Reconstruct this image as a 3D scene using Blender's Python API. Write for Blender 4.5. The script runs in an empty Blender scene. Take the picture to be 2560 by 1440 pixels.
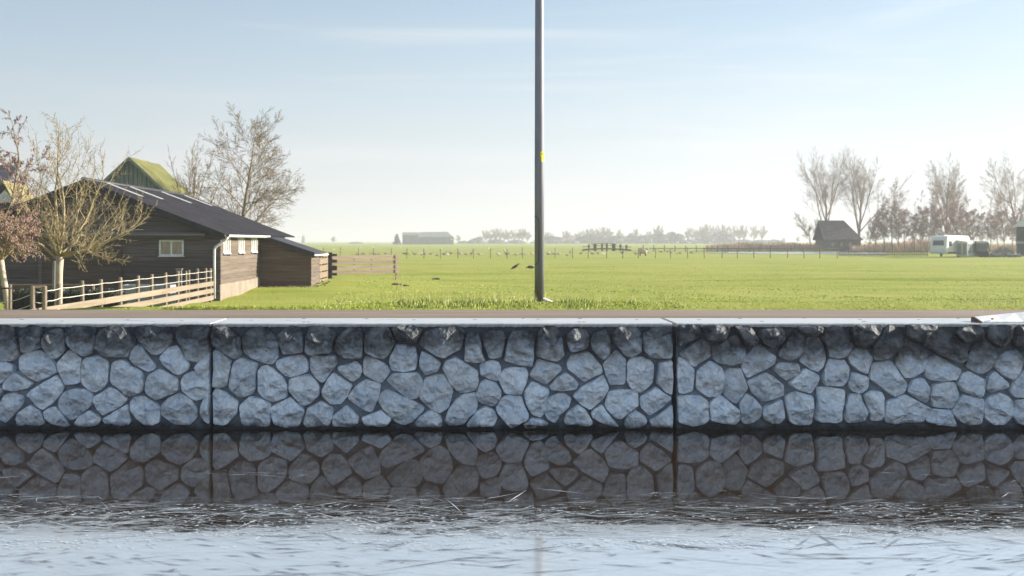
import bpy, bmesh, math, random
import numpy as np
from mathutils import Vector, Matrix

# ------------------------------------------------------------------ camera, sky, sun, exposure
sc = bpy.context.scene
col = sc.collection
F = 2844.0            # focal length in photograph pixels (40 mm on 36 mm film)
D0 = 14.58            # distance camera -> face of the quay wall
HC = 2.405            # camera height over the water
VX, HY = 1180.0, 603.0
R = math.radians
SUN_AZ, SUN_EL = 13.0, 19.0      # degrees behind the wall plane, elevation

cam_data = bpy.data.cameras.new('camera')
cam = bpy.data.objects.new('camera', cam_data); col.objects.link(cam)
cam.location = (0, -D0, HC); cam.rotation_euler = (R(90), 0, 0)
cam_data.lens = 40.0; cam_data.sensor_width = 36.0
cam_data.shift_x = (1280 - VX) / 2560.0
cam_data.shift_y = (HY - 720) / 2560.0
cam_data.clip_start = 0.1; cam_data.clip_end = 20000
cam_data.dof.use_dof = True; cam_data.dof.focus_distance = D0 - 0.05; cam_data.dof.aperture_fstop = 2.4
sc.camera = cam

world = bpy.data.worlds.new('World'); sc.world = world; world.use_nodes = True
wn = world.node_tree; wn.nodes.clear()
wo = wn.nodes.new('ShaderNodeOutputWorld'); wb = wn.nodes.new('ShaderNodeBackground')
sky = wn.nodes.new('ShaderNodeTexSky'); sky.sky_type = 'NISHITA'; sky.sun_disc = False
sky.sun_elevation = R(SUN_EL); sky.sun_rotation = R(90 - SUN_AZ)
sky.air_density = 1.0; sky.dust_density = 0.35; sky.ozone_density = 2.0; sky.altitude = 0
wb.inputs['Strength'].default_value = 0.055
# thin cirrus streaks
tc = wn.nodes.new('ShaderNodeTexCoord'); mp = wn.nodes.new('ShaderNodeMapping')
mp.inputs['Rotation'].default_value = (0, R(7), 0); mp.inputs['Scale'].default_value = (1.6, 1.6, 17)
nz = wn.nodes.new('ShaderNodeTexNoise'); nz.inputs['Scale'].default_value = 1.3; nz.inputs['Detail'].default_value = 5
nz.inputs['Roughness'].default_value = 0.55; nz.inputs['Distortion'].default_value = 0.6
def wnode(t, **kw):
    n = wn.nodes.new('ShaderNode' + t)
    for k, v in kw.items(): setattr(n, k, v)
    return n
def wmap(src, a, b, c, d, smooth=False):
    n = wnode('MapRange'); 
    if smooth: n.interpolation_type = 'SMOOTHSTEP'
    for k, v in (('From Min', a), ('From Max', b), ('To Min', c), ('To Max', d)): n.inputs[k].default_value = v
    wn.links.new(src, n.inputs['Value']); return n.outputs['Result']
def wmix(fac, A, B):
    n = wnode('Mix', data_type='RGBA')
    for nm, v, ty in (('Factor', fac, 'VALUE'), ('A', A, 'RGBA'), ('B', B, 'RGBA')):
        s = [q for q in n.inputs if q.name == nm and q.type == ty][0]
        if isinstance(v, tuple): s.default_value = (*v, 1)
        else: wn.links.new(v, s)
    return [q for q in n.outputs if q.type == 'RGBA'][0]
VEIL_TOP = (1.95, 2.95, 3.75)       # thin high cloud over the whole sky, whiter and thicker towards the horizon
VEIL_LOW = (4.75, 4.72, 4.7)
wn.links.new(tc.outputs['Generated'], mp.inputs['Vector']); wn.links.new(mp.outputs['Vector'], nz.inputs['Vector'])
sx = wnode('SeparateXYZ'); wn.links.new(tc.outputs['Generated'], sx.inputs[0])
low = wmap(sx.outputs['Z'], 0.0, 0.25, 1.0, 0.0)
streak = wmap(nz.outputs['Fac'], 0.50, 0.72, 0.0, 0.4)
fac = wnode('Math', operation='ADD'); wn.links.new(streak, fac.inputs[0]); wn.links.new(wmap(low, 0, 1, 0.34, 0.97), fac.inputs[1]); fac.use_clamp = True
vcol = wmix(low, VEIL_TOP, VEIL_LOW)
vcol = wmix(streak, vcol, VEIL_LOW)
# the veil scatters forward: brighter towards the sun
dp = wnode('VectorMath', operation='DOT_PRODUCT')
dp.inputs[1].default_value = (math.cos(R(SUN_AZ))*math.cos(R(SUN_EL)), math.sin(R(SUN_AZ))*math.cos(R(SUN_EL)), math.sin(R(SUN_EL)))
wn.links.new(tc.outputs['Generated'], dp.inputs[0])
vm = wnode('VectorMath', operation='SCALE'); wn.links.new(vcol, vm.inputs[0]); wn.links.new(wmap(dp.outputs['Value'], -0.25, 0.95, 0.88, 1.65), vm.inputs['Scale'])
hs = wnode('HueSaturation'); hs.inputs['Saturation'].default_value = 0.72; hs.inputs['Hue'].default_value = 0.502
wn.links.new(sky.outputs['Color'], hs.inputs['Color'])
wn.links.new(wmix(fac.outputs[0], hs.outputs['Color'], vm.outputs[0]), wb.inputs['Color'])
wn.links.new(wb.outputs['Background'], wo.inputs['Surface'])

sd = bpy.data.lights.new('sun', 'SUN'); sd.energy = 4.2; sd.angle = R(0.5); sd.color = (1.0, 0.93, 0.82)
sun = bpy.data.objects.new('sun', sd); col.objects.link(sun)
sv = Vector((math.cos(R(SUN_AZ)) * math.cos(R(SUN_EL)), math.sin(R(SUN_AZ)) * math.cos(R(SUN_EL)), math.sin(R(SUN_EL))))
sun.rotation_euler = sv.to_track_quat('Z', 'Y').to_euler(); sun.location = sv * 60

sc.view_settings.view_transform = 'Standard'; sc.view_settings.look = 'None'
sc.view_settings.gamma = 1.0; sc.view_settings.use_curve_mapping = False
sc.view_settings.exposure = 1.65
sc.render.engine = 'CYCLES'
cy = sc.cycles
cy.use_denoising = True; cy.max_bounces = 6; cy.diffuse_bounces = 3; cy.glossy_bounces = 3
cy.transmission_bounces = 4; cy.transparent_max_bounces = 8; cy.volume_bounces = 1
cy.use_adaptive_sampling = False; cy.sample_clamp_indirect = 8
cy.caustics_reflective = False; cy.caustics_refractive = False

# ------------------------------------------------------------------ helpers
HAZE = 0.0007
rng = random.Random(7)
npr = np.random.default_rng(11)

def W(px, py, d):
    "photograph pixel at distance d -> world point"
    return Vector(((px - VX) * d / F, d - D0, HC - (py - HY) * d / F))
def wx(px, d): return (px - VX) * d / F
def wz(py, d): return HC - (py - HY) * d / F

class MB:
    def __init__(s): s.v = []; s.f = []
    def add(s, vs, fs):
        o = len(s.v); s.v.extend(tuple(v) for v in vs); s.f.extend(tuple(i + o for i in f) for f in fs); return s
    def box(s, x0, x1, y0, y1, z0, z1):
        return s.add([(x0,y0,z0),(x1,y0,z0),(x1,y1,z0),(x0,y1,z0),(x0,y0,z1),(x1,y0,z1),(x1,y1,z1),(x0,y1,z1)],
                     [(0,3,2,1),(4,5,6,7),(0,1,5,4),(1,2,6,5),(2,3,7,6),(3,0,4,7)])
    def bbox(s, x0, x1, y0, y1, z0, z1, b=0.01):
        "box with chamfered edges"
        bm = bmesh.new(); bmesh.ops.create_cube(bm, size=1)
        for v in bm.verts:
            v.co = ((x0+x1)/2 + v.co.x*(x1-x0), (y0+y1)/2 + v.co.y*(y1-y0), (z0+z1)/2 + v.co.z*(z1-z0))
        bmesh.ops.bevel(bm, geom=bm.edges[:], offset=b, segments=1, affect='EDGES')
        bm.verts.index_update()
        s.add([v.co[:] for v in bm.verts], [[v.index for v in f.verts] for f in bm.faces]); bm.free(); return s
    def hexa(s, p):
        "8 points: bottom ring 0-3, top ring 4-7"
        return s.add(p, [(0,3,2,1),(4,5,6,7),(0,1,5,4),(1,2,6,5),(2,3,7,6),(3,0,4,7)])
    def beam(s, a, b, w, h, up=(0,0,1)):
        a = Vector(a); b = Vector(b); t = (b - a).normalized(); u = Vector(up)
        sd_ = t.cross(u).normalized(); u = sd_.cross(t).normalized()
        c = [sd_*-w/2+u*-h/2, sd_*w/2+u*-h/2, sd_*w/2+u*h/2, sd_*-w/2+u*h/2]
        return s.add([a+k for k in c]+[b+k for k in c], [(3,2,1,0),(4,5,6,7),(0,1,5,4),(1,2,6,5),(2,3,7,6),(3,0,4,7)])
    def prism(s, poly, a, b, ax):
        "poly of 2D points extruded along axis ax from a to b"
        n = len(poly)
        def P(u, w, t): return (t,u,w) if ax == 'x' else ((u,t,w) if ax == 'y' else (u,w,t))
        vs = [P(u,w,a) for u,w in poly] + [P(u,w,b) for u,w in poly]
        fs = [tuple(range(n))[::-1], tuple(range(n, 2*n))] + [(i,(i+1)%n,(i+1)%n+n,i+n) for i in range(n)]
        return s.add(vs, fs)
    def tube(s, pts, rad, sides=6, cap=True):
        pts = [Vector(p) for p in pts]; n = len(pts)
        if not hasattr(rad, '__len__'): rad = [rad]*n
        vs = []; ref = None
        for i, p in enumerate(pts):
            t = (pts[min(i+1,n-1)] - pts[max(i-1,0)])
            t = t.normalized() if t.length > 1e-9 else Vector((0,0,1))
            if ref is None:
                ref = t.cross(Vector((0,0,1)) if abs(t.z) < 0.9 else Vector((1,0,0))).normalized()
            ref = (ref - t*ref.dot(t)).normalized(); w = t.cross(ref)
            for k in range(sides):
                a = 2*math.pi*k/sides
                vs.append(p + (ref*math.cos(a) + w*math.sin(a))*rad[i])
        fs = [(i*sides+k, i*sides+(k+1)%sides, (i+1)*sides+(k+1)%sides, (i+1)*sides+k) for i in range(n-1) for k in range(sides)]
        if cap: fs += [tuple(range(sides))[::-1], tuple(range((n-1)*sides, n*sides))]
        return s.add(vs, fs)
    def lathe(s, prof, c, sides=16):
        "prof list of (r,z) round vertical axis at c"
        vs = []; n = len(prof)
        for r_, z in prof:
            for k in range(sides):
                a = 2*math.pi*k/sides; vs.append((c[0]+r_*math.cos(a), c[1]+r_*math.sin(a), c[2]+z))
        fs = [(i*sides+k, i*sides+(k+1)%sides, (i+1)*sides+(k+1)%sides, (i+1)*sides+k) for i in range(n-1) for k in range(sides)]
        fs += [tuple(range(sides))[::-1], tuple(range((n-1)*sides, n*sides))]
        return s.add(vs, fs)
    def ball(s, c, r3, seg=8, ring=5, jit=0.0):
        vs = [(c[0],c[1],c[2]-r3[2])]; 
        for i in range(1, ring):
            a = math.pi*i/ring - math.pi/2
            for k in range(seg):
                b = 2*math.pi*k/seg; j = 1 + (rng.random()-.5)*2*jit
                vs.append((c[0]+r3[0]*math.cos(a)*math.cos(b)*j, c[1]+r3[1]*math.cos(a)*math.sin(b)*j, c[2]+r3[2]*math.sin(a)*j))
        vs.append((c[0],c[1],c[2]+r3[2])); n = len(vs)-1
        fs = [(0, 1+(k+1)%seg, 1+k) for k in range(seg)]
        for i in range(ring-2):
            fs += [(1+i*seg+k, 1+i*seg+(k+1)%seg, 1+(i+1)*seg+(k+1)%seg, 1+(i+1)*seg+k) for k in range(seg)]
        fs += [(n, n-seg+k, n-seg+(k+1)%seg) for k in range(seg)]
        return s.add(vs, fs)
    def build(s, name, m, parent=None, smooth=False):
        me = bpy.data.meshes.new(name)
        o = parent
        off = Vector((0,0,0))
        while o is not None: off += o.location; o = o.parent
        if off.length > 0:
            a = np.array(s.v, dtype=float).reshape(-1,3) - np.array(off[:]); vs = a.tolist()
        else: vs = s.v
        me.from_pydata(vs, [], s.f); me.update()
        if smooth: me.polygons.foreach_set('use_smooth', [True]*len(me.polygons))
        ob = bpy.data.objects.new(name, me); me.materials.append(m); col.objects.link(ob)
        if parent is not None: ob.parent = parent
        return ob

def tag(o, label=None, cat=None, group=None, kind=None):
    if label: o['label'] = label
    if cat: o['category'] = cat
    if group: o['group'] = group
    if kind: o['kind'] = kind
    return o
def thing(name, loc, label, cat, group=None):
    o = bpy.data.objects.new(name, None); o.location = loc; o.empty_display_size = 0.2; col.objects.link(o)
    return tag(o, label, cat, group)
def copy_tree(o, parent=None):
    c = o.copy(); col.objects.link(c)
    if parent is not None: c.parent = parent
    for ch in o.children: copy_tree(ch, c)
    return c

# ------------------------------------------------------------------ materials
def nt(name):
    m = bpy.data.materials.new(name); m.use_nodes = True
    t = m.node_tree; b = t.nodes['Principled BSDF']; return m, t, b
def N(t, typ, **kw):
    n = t.nodes.new('ShaderNode' + typ)
    for k, v in kw.items():
        if k in n.inputs: n.inputs[k].default_value = v
        else: setattr(n, k, v)
    return n
def L(t, a, b): t.links.new(a, b)
def coords(t, scale=(1,1,1), rot=(0,0,0), world_pos=True):
    m = N(t, 'Mapping'); m.inputs['Scale'].default_value = scale; m.inputs['Rotation'].default_value = rot
    if world_pos: L(t, N(t, 'NewGeometry').outputs['Position'], m.inputs['Vector'])
    else: L(t, N(t, 'TexCoord').outputs['Object'], m.inputs['Vector'])
    return m.outputs['Vector']
def noise(t, vec, scale, detail=4, rough=0.55, dist=0.0):
    n = N(t, 'TexNoise', Scale=scale, Detail=detail, Roughness=rough, Distortion=dist); L(t, vec, n.inputs['Vector']); return n.outputs['Fac']
def rng_map(t, v, a, b, c=0.0, d=1.0):
    m = N(t, 'MapRange'); m.inputs['From Min'].default_value = a; m.inputs['From Max'].default_value = b
    m.inputs['To Min'].default_value = c; m.inputs['To Max'].default_value = d; L(t, v, m.inputs['Value']); return m.outputs['Result']
def mixc(t, fac, a, b, mode='MIX'):
    m = N(t, 'Mix', data_type='RGBA', blend_type=mode)
    for s_, v in (('Factor', fac), ('A', a), ('B', b)):
        inp = [i for i in m.inputs if i.name == s_ and (i.type == ('VALUE' if s_ == 'Factor' else 'RGBA'))][0]
        if hasattr(v, 'links'): L(t, v, inp)
        else: inp.default_value = v if s_ == 'Factor' else (*v, 1)
    return [o for o in m.outputs if o.type == 'RGBA'][0]
def math_(t, op, a, b=0.0):
    m = N(t, 'Math', operation=op)
    for i, v in enumerate((a, b)):
        if hasattr(v, 'links'): L(t, v, m.inputs[i])
        else: m.inputs[i].default_value = v
    return m.outputs[0]
def bump(t, b, h, strength=0.3, dist=0.02):
    n = N(t, 'Bump', Strength=strength, Distance=dist); L(t, h, n.inputs['Height']); L(t, n.outputs['Normal'], b.inputs['Normal']); return n

def M(name, c1, c2=None, scale=6, stretch=(1,1,1), rough=0.75, bmp=0.25, bdist=0.01, vary=0.0, spec=0.3, lo=0.35, hi=0.65, detail=5, metal=0.0, fine=None, world_pos=True):
    m, t, b = nt(name)
    v = coords(t, stretch, world_pos=world_pos)
    f = noise(t, v, scale, detail)
    c = mixc(t, rng_map(t, f, lo, hi), c1, c2 if c2 else tuple(x*0.75 for x in c1))
    f2 = noise(t, v, scale*(fine or 7), 3)
    c = mixc(t, rng_map(t, f2, 0.3, 0.7, 0.82, 1.12), (0,0,0), c, 'MIX') if False else c
    g = N(t, 'HueSaturation'); L(t, c, g.inputs['Color'])
    val = rng_map(t, f2, 0.3, 0.7, 0.84, 1.14)
    if vary:
        oi = N(t, 'ObjectInfo'); val = math_(t, 'MULTIPLY', val, rng_map(t, oi.outputs['Random'], 0, 1, 1 - vary, 1 + vary))
    L(t, val, g.inputs['Value']); L(t, g.outputs['Color'], b.inputs['Base Color'])
    b.inputs['Roughness'].default_value = rough; b.inputs['Specular IOR Level'].default_value = spec; b.inputs['Metallic'].default_value = metal
    if bmp: bump(t, b, f2, bmp, bdist)
    return m
# ------------------------------------------------------------------ the materials of the place
def mat_stone():
    m, t, b = nt('cast_stone')
    v = coords(t)
    z = N(t, 'SeparateXYZ'); L(t, N(t, 'NewGeometry').outputs['Position'], z.inputs[0])
    big = noise(t, coords(t, (0.35, 1, 0.9)), 1.6, 4, 0.6)
    mid = noise(t, v, 5.5, 5, 0.6, 0.5); fine = noise(t, v, 24, 4, 0.6)
    # bleached lower courses, dark weathered skin left on the upper ones, ragged edge
    xr = rng_map(t, z.outputs['X'], 2.4, 2.9, 0.0, -0.12)
    e = math_(t, 'ADD', z.outputs['Z'], math_(t, 'MULTIPLY', math_(t, 'SUBTRACT', mid, 0.5), 0.6))
    e = math_(t, 'ADD', e, math_(t, 'MULTIPLY', math_(t, 'SUBTRACT', big, 0.5), 0.55))
    e = math_(t, 'SUBTRACT', e, xr)
    k = rng_map(t, e, 0.86, 1.12)
    oi = N(t, 'ObjectInfo')
    lite = mixc(t, rng_map(t, mid, 0.36, 0.62), (0.57, 0.65, 0.76), (0.80, 0.84, 0.88))
    dark = mixc(t, rng_map(t, mid, 0.40, 0.66), (0.028, 0.032, 0.038), (0.17, 0.175, 0.18))
    c = mixc(t, k, lite, dark)
    # wet and algae-stained foot at the waterline
    w = rng_map(t, math_(t, 'ADD', z.outputs['Z'], math_(t, 'MULTIPLY', math_(t, 'SUBTRACT', mid, 0.5), 0.16)), 0.015, 0.10, 1.0, 0.0)
    c = mixc(t, w, c, (0.025, 0.028, 0.028))
    g = N(t, 'HueSaturation'); L(t, c, g.inputs['Color'])
    L(t, math_(t, 'MULTIPLY', rng_map(t, oi.outputs['Random'], 0, 1, 0.86, 1.15), rng_map(t, fine, 0.32, 0.68, 0.86, 1.12)), g.inputs['Value'])
    L(t, g.outputs['Color'], b.inputs['Base Color'])
    b.inputs['Roughness'].default_value = 0.7; b.inputs['Specular IOR Level'].default_value = 0.3
    vo = N(t, 'TexVoronoi', Scale=6.0, feature='F1'); 
    vd = N(t, 'TexNoise', Scale=5.0); L(t, v, vd.inputs['Vector'])
    va = N(t, 'VectorMath', operation='MULTIPLY_ADD'); L(t, vd.outputs['Color'], va.inputs[0]); va.inputs[1].default_value = (0.25,)*3; L(t, v, va.inputs[2])
    L(t, va.outputs[0], vo.inputs['Vector'])
    h = math_(t, 'ADD', math_(t, 'MULTIPLY', vo.outputs['Distance'], 1.3), math_(t, 'MULTIPLY', fine, 0.18))
    h = math_(t, 'ADD', h, math_(t, 'MULTIPLY', mid, 0.7))
    bump(t, b, h, 1.0, 0.06)
    return m

def mat_mortar():
    m, t, b = nt('cast_mortar')
    v = coords(t); z = N(t, 'SeparateXYZ'); L(t, N(t, 'NewGeometry').outputs['Position'], z.inputs[0])
    n1 = noise(t, v, 5, 5, 0.6); n2 = noise(t, v, 60, 4)
    c = mixc(t, rng_map(t, n1, 0.35, 0.65), (0.125, 0.15, 0.185), (0.24, 0.275, 0.325))
    k = rng_map(t, math_(t, 'ADD', z.outputs['Z'], math_(t, 'MULTIPLY', math_(t, 'SUBTRACT', n1, 0.5), 0.5)), 0.75, 1.2)
    c = mixc(t, k, c, (0.06, 0.07, 0.09))
    w = rng_map(t, math_(t, 'ADD', z.outputs['Z'], math_(t, 'MULTIPLY', math_(t, 'SUBTRACT', n1, 0.5), 0.14)), 0.02, 0.12, 1.0, 0.0)
    c = mixc(t, w, c, (0.012, 0.014, 0.015))
    L(t, c, b.inputs['Base Color']); b.inputs['Roughness'].default_value = 0.85
    bump(t, b, n2, 0.5, 0.01); return m

def mat_coping():
    m, t, b = nt('frosted_coping')
    v = coords(t, (1, 3, 3)); n1 = noise(t, v, 1.6, 5, 0.6); n2 = noise(t, coords(t), 45, 5, 0.7)
    c = mixc(t, rng_map(t, n1, 0.35, 0.68), (0.40, 0.41, 0.425), (0.50, 0.50, 0.50))
    c = mixc(t, rng_map(t, n2, 0.6, 0.75, 0, 0.5), c, (0.45, 0.47, 0.5))
    L(t, c, b.inputs['Base Color']); L(t, rng_map(t, n1, 0.3, 0.7, 0.22, 0.5), b.inputs['Roughness'])
    b.inputs['Specular IOR Level'].default_value = 0.5
    bump(t, b, n2, 0.25, 0.004); return m

def mat_water():
    m, t, b = nt('canal_ice')
    pos = N(t, 'NewGeometry').outputs['Position']
    base = coords(t)
    patch = noise(t, base, 0.55, 4, 0.6, 0.3)
    speck = noise(t, base, 26, 4, 0.65)
    # long ice needles frozen in every direction
    needles = None
    for i, a in enumerate((3, 17, 33, 146, 161, 174)):
        r_ = N(t, 'Mapping'); r_.vector_type = 'POINT'; r_.inputs['Rotation'].default_value = (0, 0, R(a)); r_.inputs['Location'].default_value = (i*13.7, i*5.1, 0)
        L(t, pos, r_.inputs['Vector'])
        s_ = N(t, 'Mapping'); s_.inputs['Scale'].default_value = (0.9, 62, 1); L(t, r_.outputs[0], s_.inputs['Vector'])
        f = noise(t, s_.outputs[0], 1.0, 1, 0.5, 0.1)
        f = rng_map(t, f, 0.668, 0.70)
        needles = f if needles is None else math_(t, 'MAXIMUM', needles, f)
    # smooth black ice along the wall, needles further out, then frost whitened to paint the sky's reflection beyond the wall's
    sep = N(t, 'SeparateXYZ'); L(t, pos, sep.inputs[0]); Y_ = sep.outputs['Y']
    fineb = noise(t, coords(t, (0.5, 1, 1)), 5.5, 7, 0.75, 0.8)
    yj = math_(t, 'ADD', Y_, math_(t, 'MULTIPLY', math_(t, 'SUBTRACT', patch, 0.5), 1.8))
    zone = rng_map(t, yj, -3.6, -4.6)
    sky_frost = rng_map(t, math_(t, 'ADD', yj, math_(t, 'MULTIPLY', math_(t, 'SUBTRACT', fineb, 0.5), 3.0)), -4.8, -5.15)
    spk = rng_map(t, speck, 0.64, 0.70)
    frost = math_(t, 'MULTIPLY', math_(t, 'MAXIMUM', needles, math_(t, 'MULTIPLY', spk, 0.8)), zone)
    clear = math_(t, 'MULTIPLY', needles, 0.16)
    sky_frost2 = math_(t, 'MULTIPLY', sky_frost, math_(t, 'SUBTRACT', rng_map(t, fineb, 0.3, 0.6, 0.86, 1.0), clear))
    cover = math_(t, 'MAXIMUM', sky_frost2, math_(t, 'MULTIPLY', frost, math_(t, 'SUBTRACT', 0.75, sky_frost)))
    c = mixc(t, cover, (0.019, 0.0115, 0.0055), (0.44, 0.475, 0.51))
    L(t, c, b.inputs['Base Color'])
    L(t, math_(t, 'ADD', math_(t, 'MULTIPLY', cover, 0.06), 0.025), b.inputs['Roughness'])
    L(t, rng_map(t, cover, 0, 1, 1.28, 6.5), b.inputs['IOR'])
    ripple = noise(t, base, 7, 4, 0.6, 0.4)
    h = math_(t, 'MULTIPLY', math_(t, 'ADD', math_(t, 'MULTIPLY', ripple, 0.05), math_(t, 'MULTIPLY', frost, 0.5)), zone)
    h = math_(t, 'ADD', h, math_(t, 'MULTIPLY', noise(t, coords(t, (1, 0.6, 1)), 3.0, 3), 0.05))
    bump(t, b, h, 0.35, 0.01)
    return m

def mat_field():
    m, t, b = nt('meadow')
    n0 = noise(t, coords(t, (0.25, 1, 1)), 0.10, 5, 0.6); n1 = noise(t, coords(t, (0.35, 1, 1)), 0.9, 5, 0.65); n2 = noise(t, coords(t, (1, 0.7, 1)), 9, 5, 0.7)
    c = mixc(t, rng_map(t, n1, 0.35, 0.66), (0.20, 0.255, 0.024), (0.315, 0.315, 0.056))
    c = mixc(t, rng_map(t, n0, 0.42, 0.68, 0, 0.6), c, (0.37, 0.35, 0.10))
    c = mixc(t, rng_map(t, n2, 0.58, 0.75, 0, 0.55), c, (0.13, 0.21, 0.02))
    c = mixc(t, rng_map(t, n2, 0.42, 0.25, 0, 0.35), c, (0.5, 0.46, 0.2))
    L(t, c, b.inputs['Base Color']); b.inputs['Roughness'].default_value = 0.9; b.inputs['Specular IOR Level'].default_value = 0.15
    bump(t, b, n2, 0.9, 0.08); return m

def mat_road():
    m, t, b = nt('brown_asphalt')
    n0 = noise(t, coords(t, (0.2, 1, 1)), 2.2, 3); n1 = noise(t, coords(t), 120, 4, 0.7); n2 = noise(t, coords(t), 30, 3)
    c = mixc(t, rng_map(t, n0, 0.35, 0.65), (0.16, 0.115, 0.08), (0.215, 0.162, 0.118))
    c = mixc(t, rng_map(t, n1, 0.5, 0.75, 0, 0.65), c, (0.36, 0.28, 0.20))
    c = mixc(t, rng_map(t, n1, 0.45, 0.25, 0, 0.7), c, (0.09, 0.07, 0.06))
    L(t, c, b.inputs['Base Color']); b.inputs['Roughness'].default_value = 0.8
    bump(t, b, n1, 0.6, 0.006); return m

stone_m = mat_stone(); mortar_m = mat_mortar(); coping_m = mat_coping(); water_m = mat_water(); field_m = mat_field(); road_m = mat_road()
wood_dark = M('dark_barn_boards', (0.064, 0.053, 0.055), (0.14, 0.113, 0.106), 3.0, (0.25, 0.25, 9), 0.8, 0.5, 0.01, vary=0.28, fine=9)
wood_side = M('weathered_barn_boards', (0.092, 0.069, 0.05), (0.15, 0.117, 0.088), 3.0, (0.25, 0.25, 9), 0.85, 0.5, 0.01, vary=0.18, fine=9)
wood_pale = M('pale_new_timber', (0.19, 0.145, 0.098), (0.25, 0.2, 0.145), 2.5, (0.3, 0.3, 7), 0.8, 0.3, 0.006, vary=0.1)
wood_post = M('pale_round_timber', (0.17, 0.13, 0.09), (0.25, 0.2, 0.15), 4, (3, 3, 0.5), 0.85, 0.4, 0.008, vary=0.14)
wood_gate = M('pinkish_gate_timber', (0.25, 0.18, 0.135), (0.33, 0.255, 0.20), 3, (0.3, 0.3, 6), 0.85, 0.4, 0.008, vary=0.12)
wood_old = M('old_dark_timber', (0.05, 0.042, 0.038), (0.1, 0.085, 0.07), 4, (1, 1, 1), 0.9, 0.4, 0.01, vary=0.2)
roof_m = M('anthracite_roofing', (0.024, 0.022, 0.026), (0.042, 0.037, 0.042), 1.2, (1, 1, 1), 0.55, 0.3, 0.006, vary=0.10)
roof_edge = M('black_verge_board', (0.016, 0.016, 0.018), (0.03, 0.03, 0.032), 3, rough=0.6)
white_m = M('white_paint', (0.74, 0.75, 0.76), (0.62, 0.63, 0.63), 3, rough=0.5, bmp=0.1)
plinth_m = M('cream_concrete', (0.20, 0.16, 0.12), (0.26, 0.215, 0.165), 2, rough=0.9, bmp=0.3)
skylight_m = M('milky_sheet', (0.55, 0.55, 0.55), (0.42, 0.425, 0.42), 5, rough=0.4)
pane_m = M('curtained_pane', (0.22, 0.17, 0.11), (0.36, 0.29, 0.2), 3, (6, 1, 0.6), rough=0.15, bmp=0, spec=0.6)
pane_lit = M('cloudy_pane', (0.42, 0.40, 0.36), (0.32, 0.31, 0.29), 5, rough=0.12, bmp=0, spec=0.6)
moss_m = M('mossy_roof', (0.085, 0.092, 0.022), (0.15, 0.14, 0.045), 1.6, (1, 1, 1), 0.95, 0.6, 0.03)
olive_m = M('olive_boards', (0.15, 0.18, 0.15), (0.21, 0.235, 0.19), 3, (6, 6, 0.3), 0.85, vary=0.12)
tile_m = M('dark_roof_tiles', (0.045, 0.05, 0.07), (0.08, 0.08, 0.1), 5, rough=0.6, bmp=0.5)
steel_m = M('galvanised_pole', (0.34, 0.345, 0.37), (0.42, 0.42, 0.435), 3, (2, 2, 0.6), 0.5, 0.15, 0.002, spec=0.4)
rope_m = M('white_rope', (0.66, 0.62, 0.55), (0.5, 0.47, 0.42), 30, rough=0.9)
bark_lime = M('lichen_bark', (0.27, 0.21, 0.125), (0.37, 0.305, 0.165), 5, rough=0.95, bmp=0.5)
bark_trunk = M('pale_bark', (0.34, 0.27, 0.2), (0.5, 0.42, 0.33), 8, (1, 1, 0.5), rough=0.95, bmp=0.6)
bark_brown = M('brown_bark', (0.17, 0.128, 0.08), (0.27, 0.21, 0.125), 5, rough=0.95, bmp=0.5)
bark_far = M('grey_brown_bark', (0.22, 0.17, 0.135), (0.32, 0.26, 0.21), 1, rough=0.95, bmp=0)
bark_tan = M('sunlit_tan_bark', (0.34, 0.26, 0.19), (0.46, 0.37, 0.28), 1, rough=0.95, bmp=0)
catkin_m = M('purple_brown_catkins', (0.20, 0.105, 0.10), (0.34, 0.21, 0.19), 6, rough=0.9, bmp=0, vary=0.1)
alder_m = M('purple_alder_cones', (0.22, 0.125, 0.11), (0.34, 0.21, 0.18), 0.6, rough=0.9, bmp=0)
reed_m = M('dry_reed', (0.52, 0.36, 0.25), (0.66, 0.50, 0.36), 0.5, rough=0.95, bmp=0)
grass_m = M('grass_blades', (0.30, 0.38, 0.04), (0.48, 0.49, 0.10), 3, rough=0.7, bmp=0, spec=0.2)
weed_m = M('dark_verge_weeds', (0.15, 0.21, 0.035), (0.38, 0.42, 0.09), 5, rough=0.7, bmp=0, spec=0.2)
straw_m = M('dry_straw', (0.5, 0.43, 0.24), (0.62, 0.55, 0.33), 5, rough=0.8, bmp=0)
hedge_m = M('dark_hedge_leaves', (0.018, 0.026, 0.016), (0.05, 0.06, 0.035), 8, rough=0.5, bmp=0)
soil_m = M('brown_soil', (0.085, 0.06, 0.04), (0.18, 0.125, 0.085), 12, rough=0.95, bmp=0.7)
far_wood = M('far_buildings', (0.13, 0.14, 0.15), (0.19, 0.19, 0.19), 0.4, rough=0.9, bmp=0)
wood_mid = M('grey_brown_fence_timber', (0.13, 0.11, 0.09), (0.2, 0.17, 0.14), 4, rough=0.9, bmp=0, vary=0.2)
conc_m = M('pale_concrete', (0.52, 0.49, 0.44), (0.64, 0.61, 0.56), 6, rough=0.85)

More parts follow.
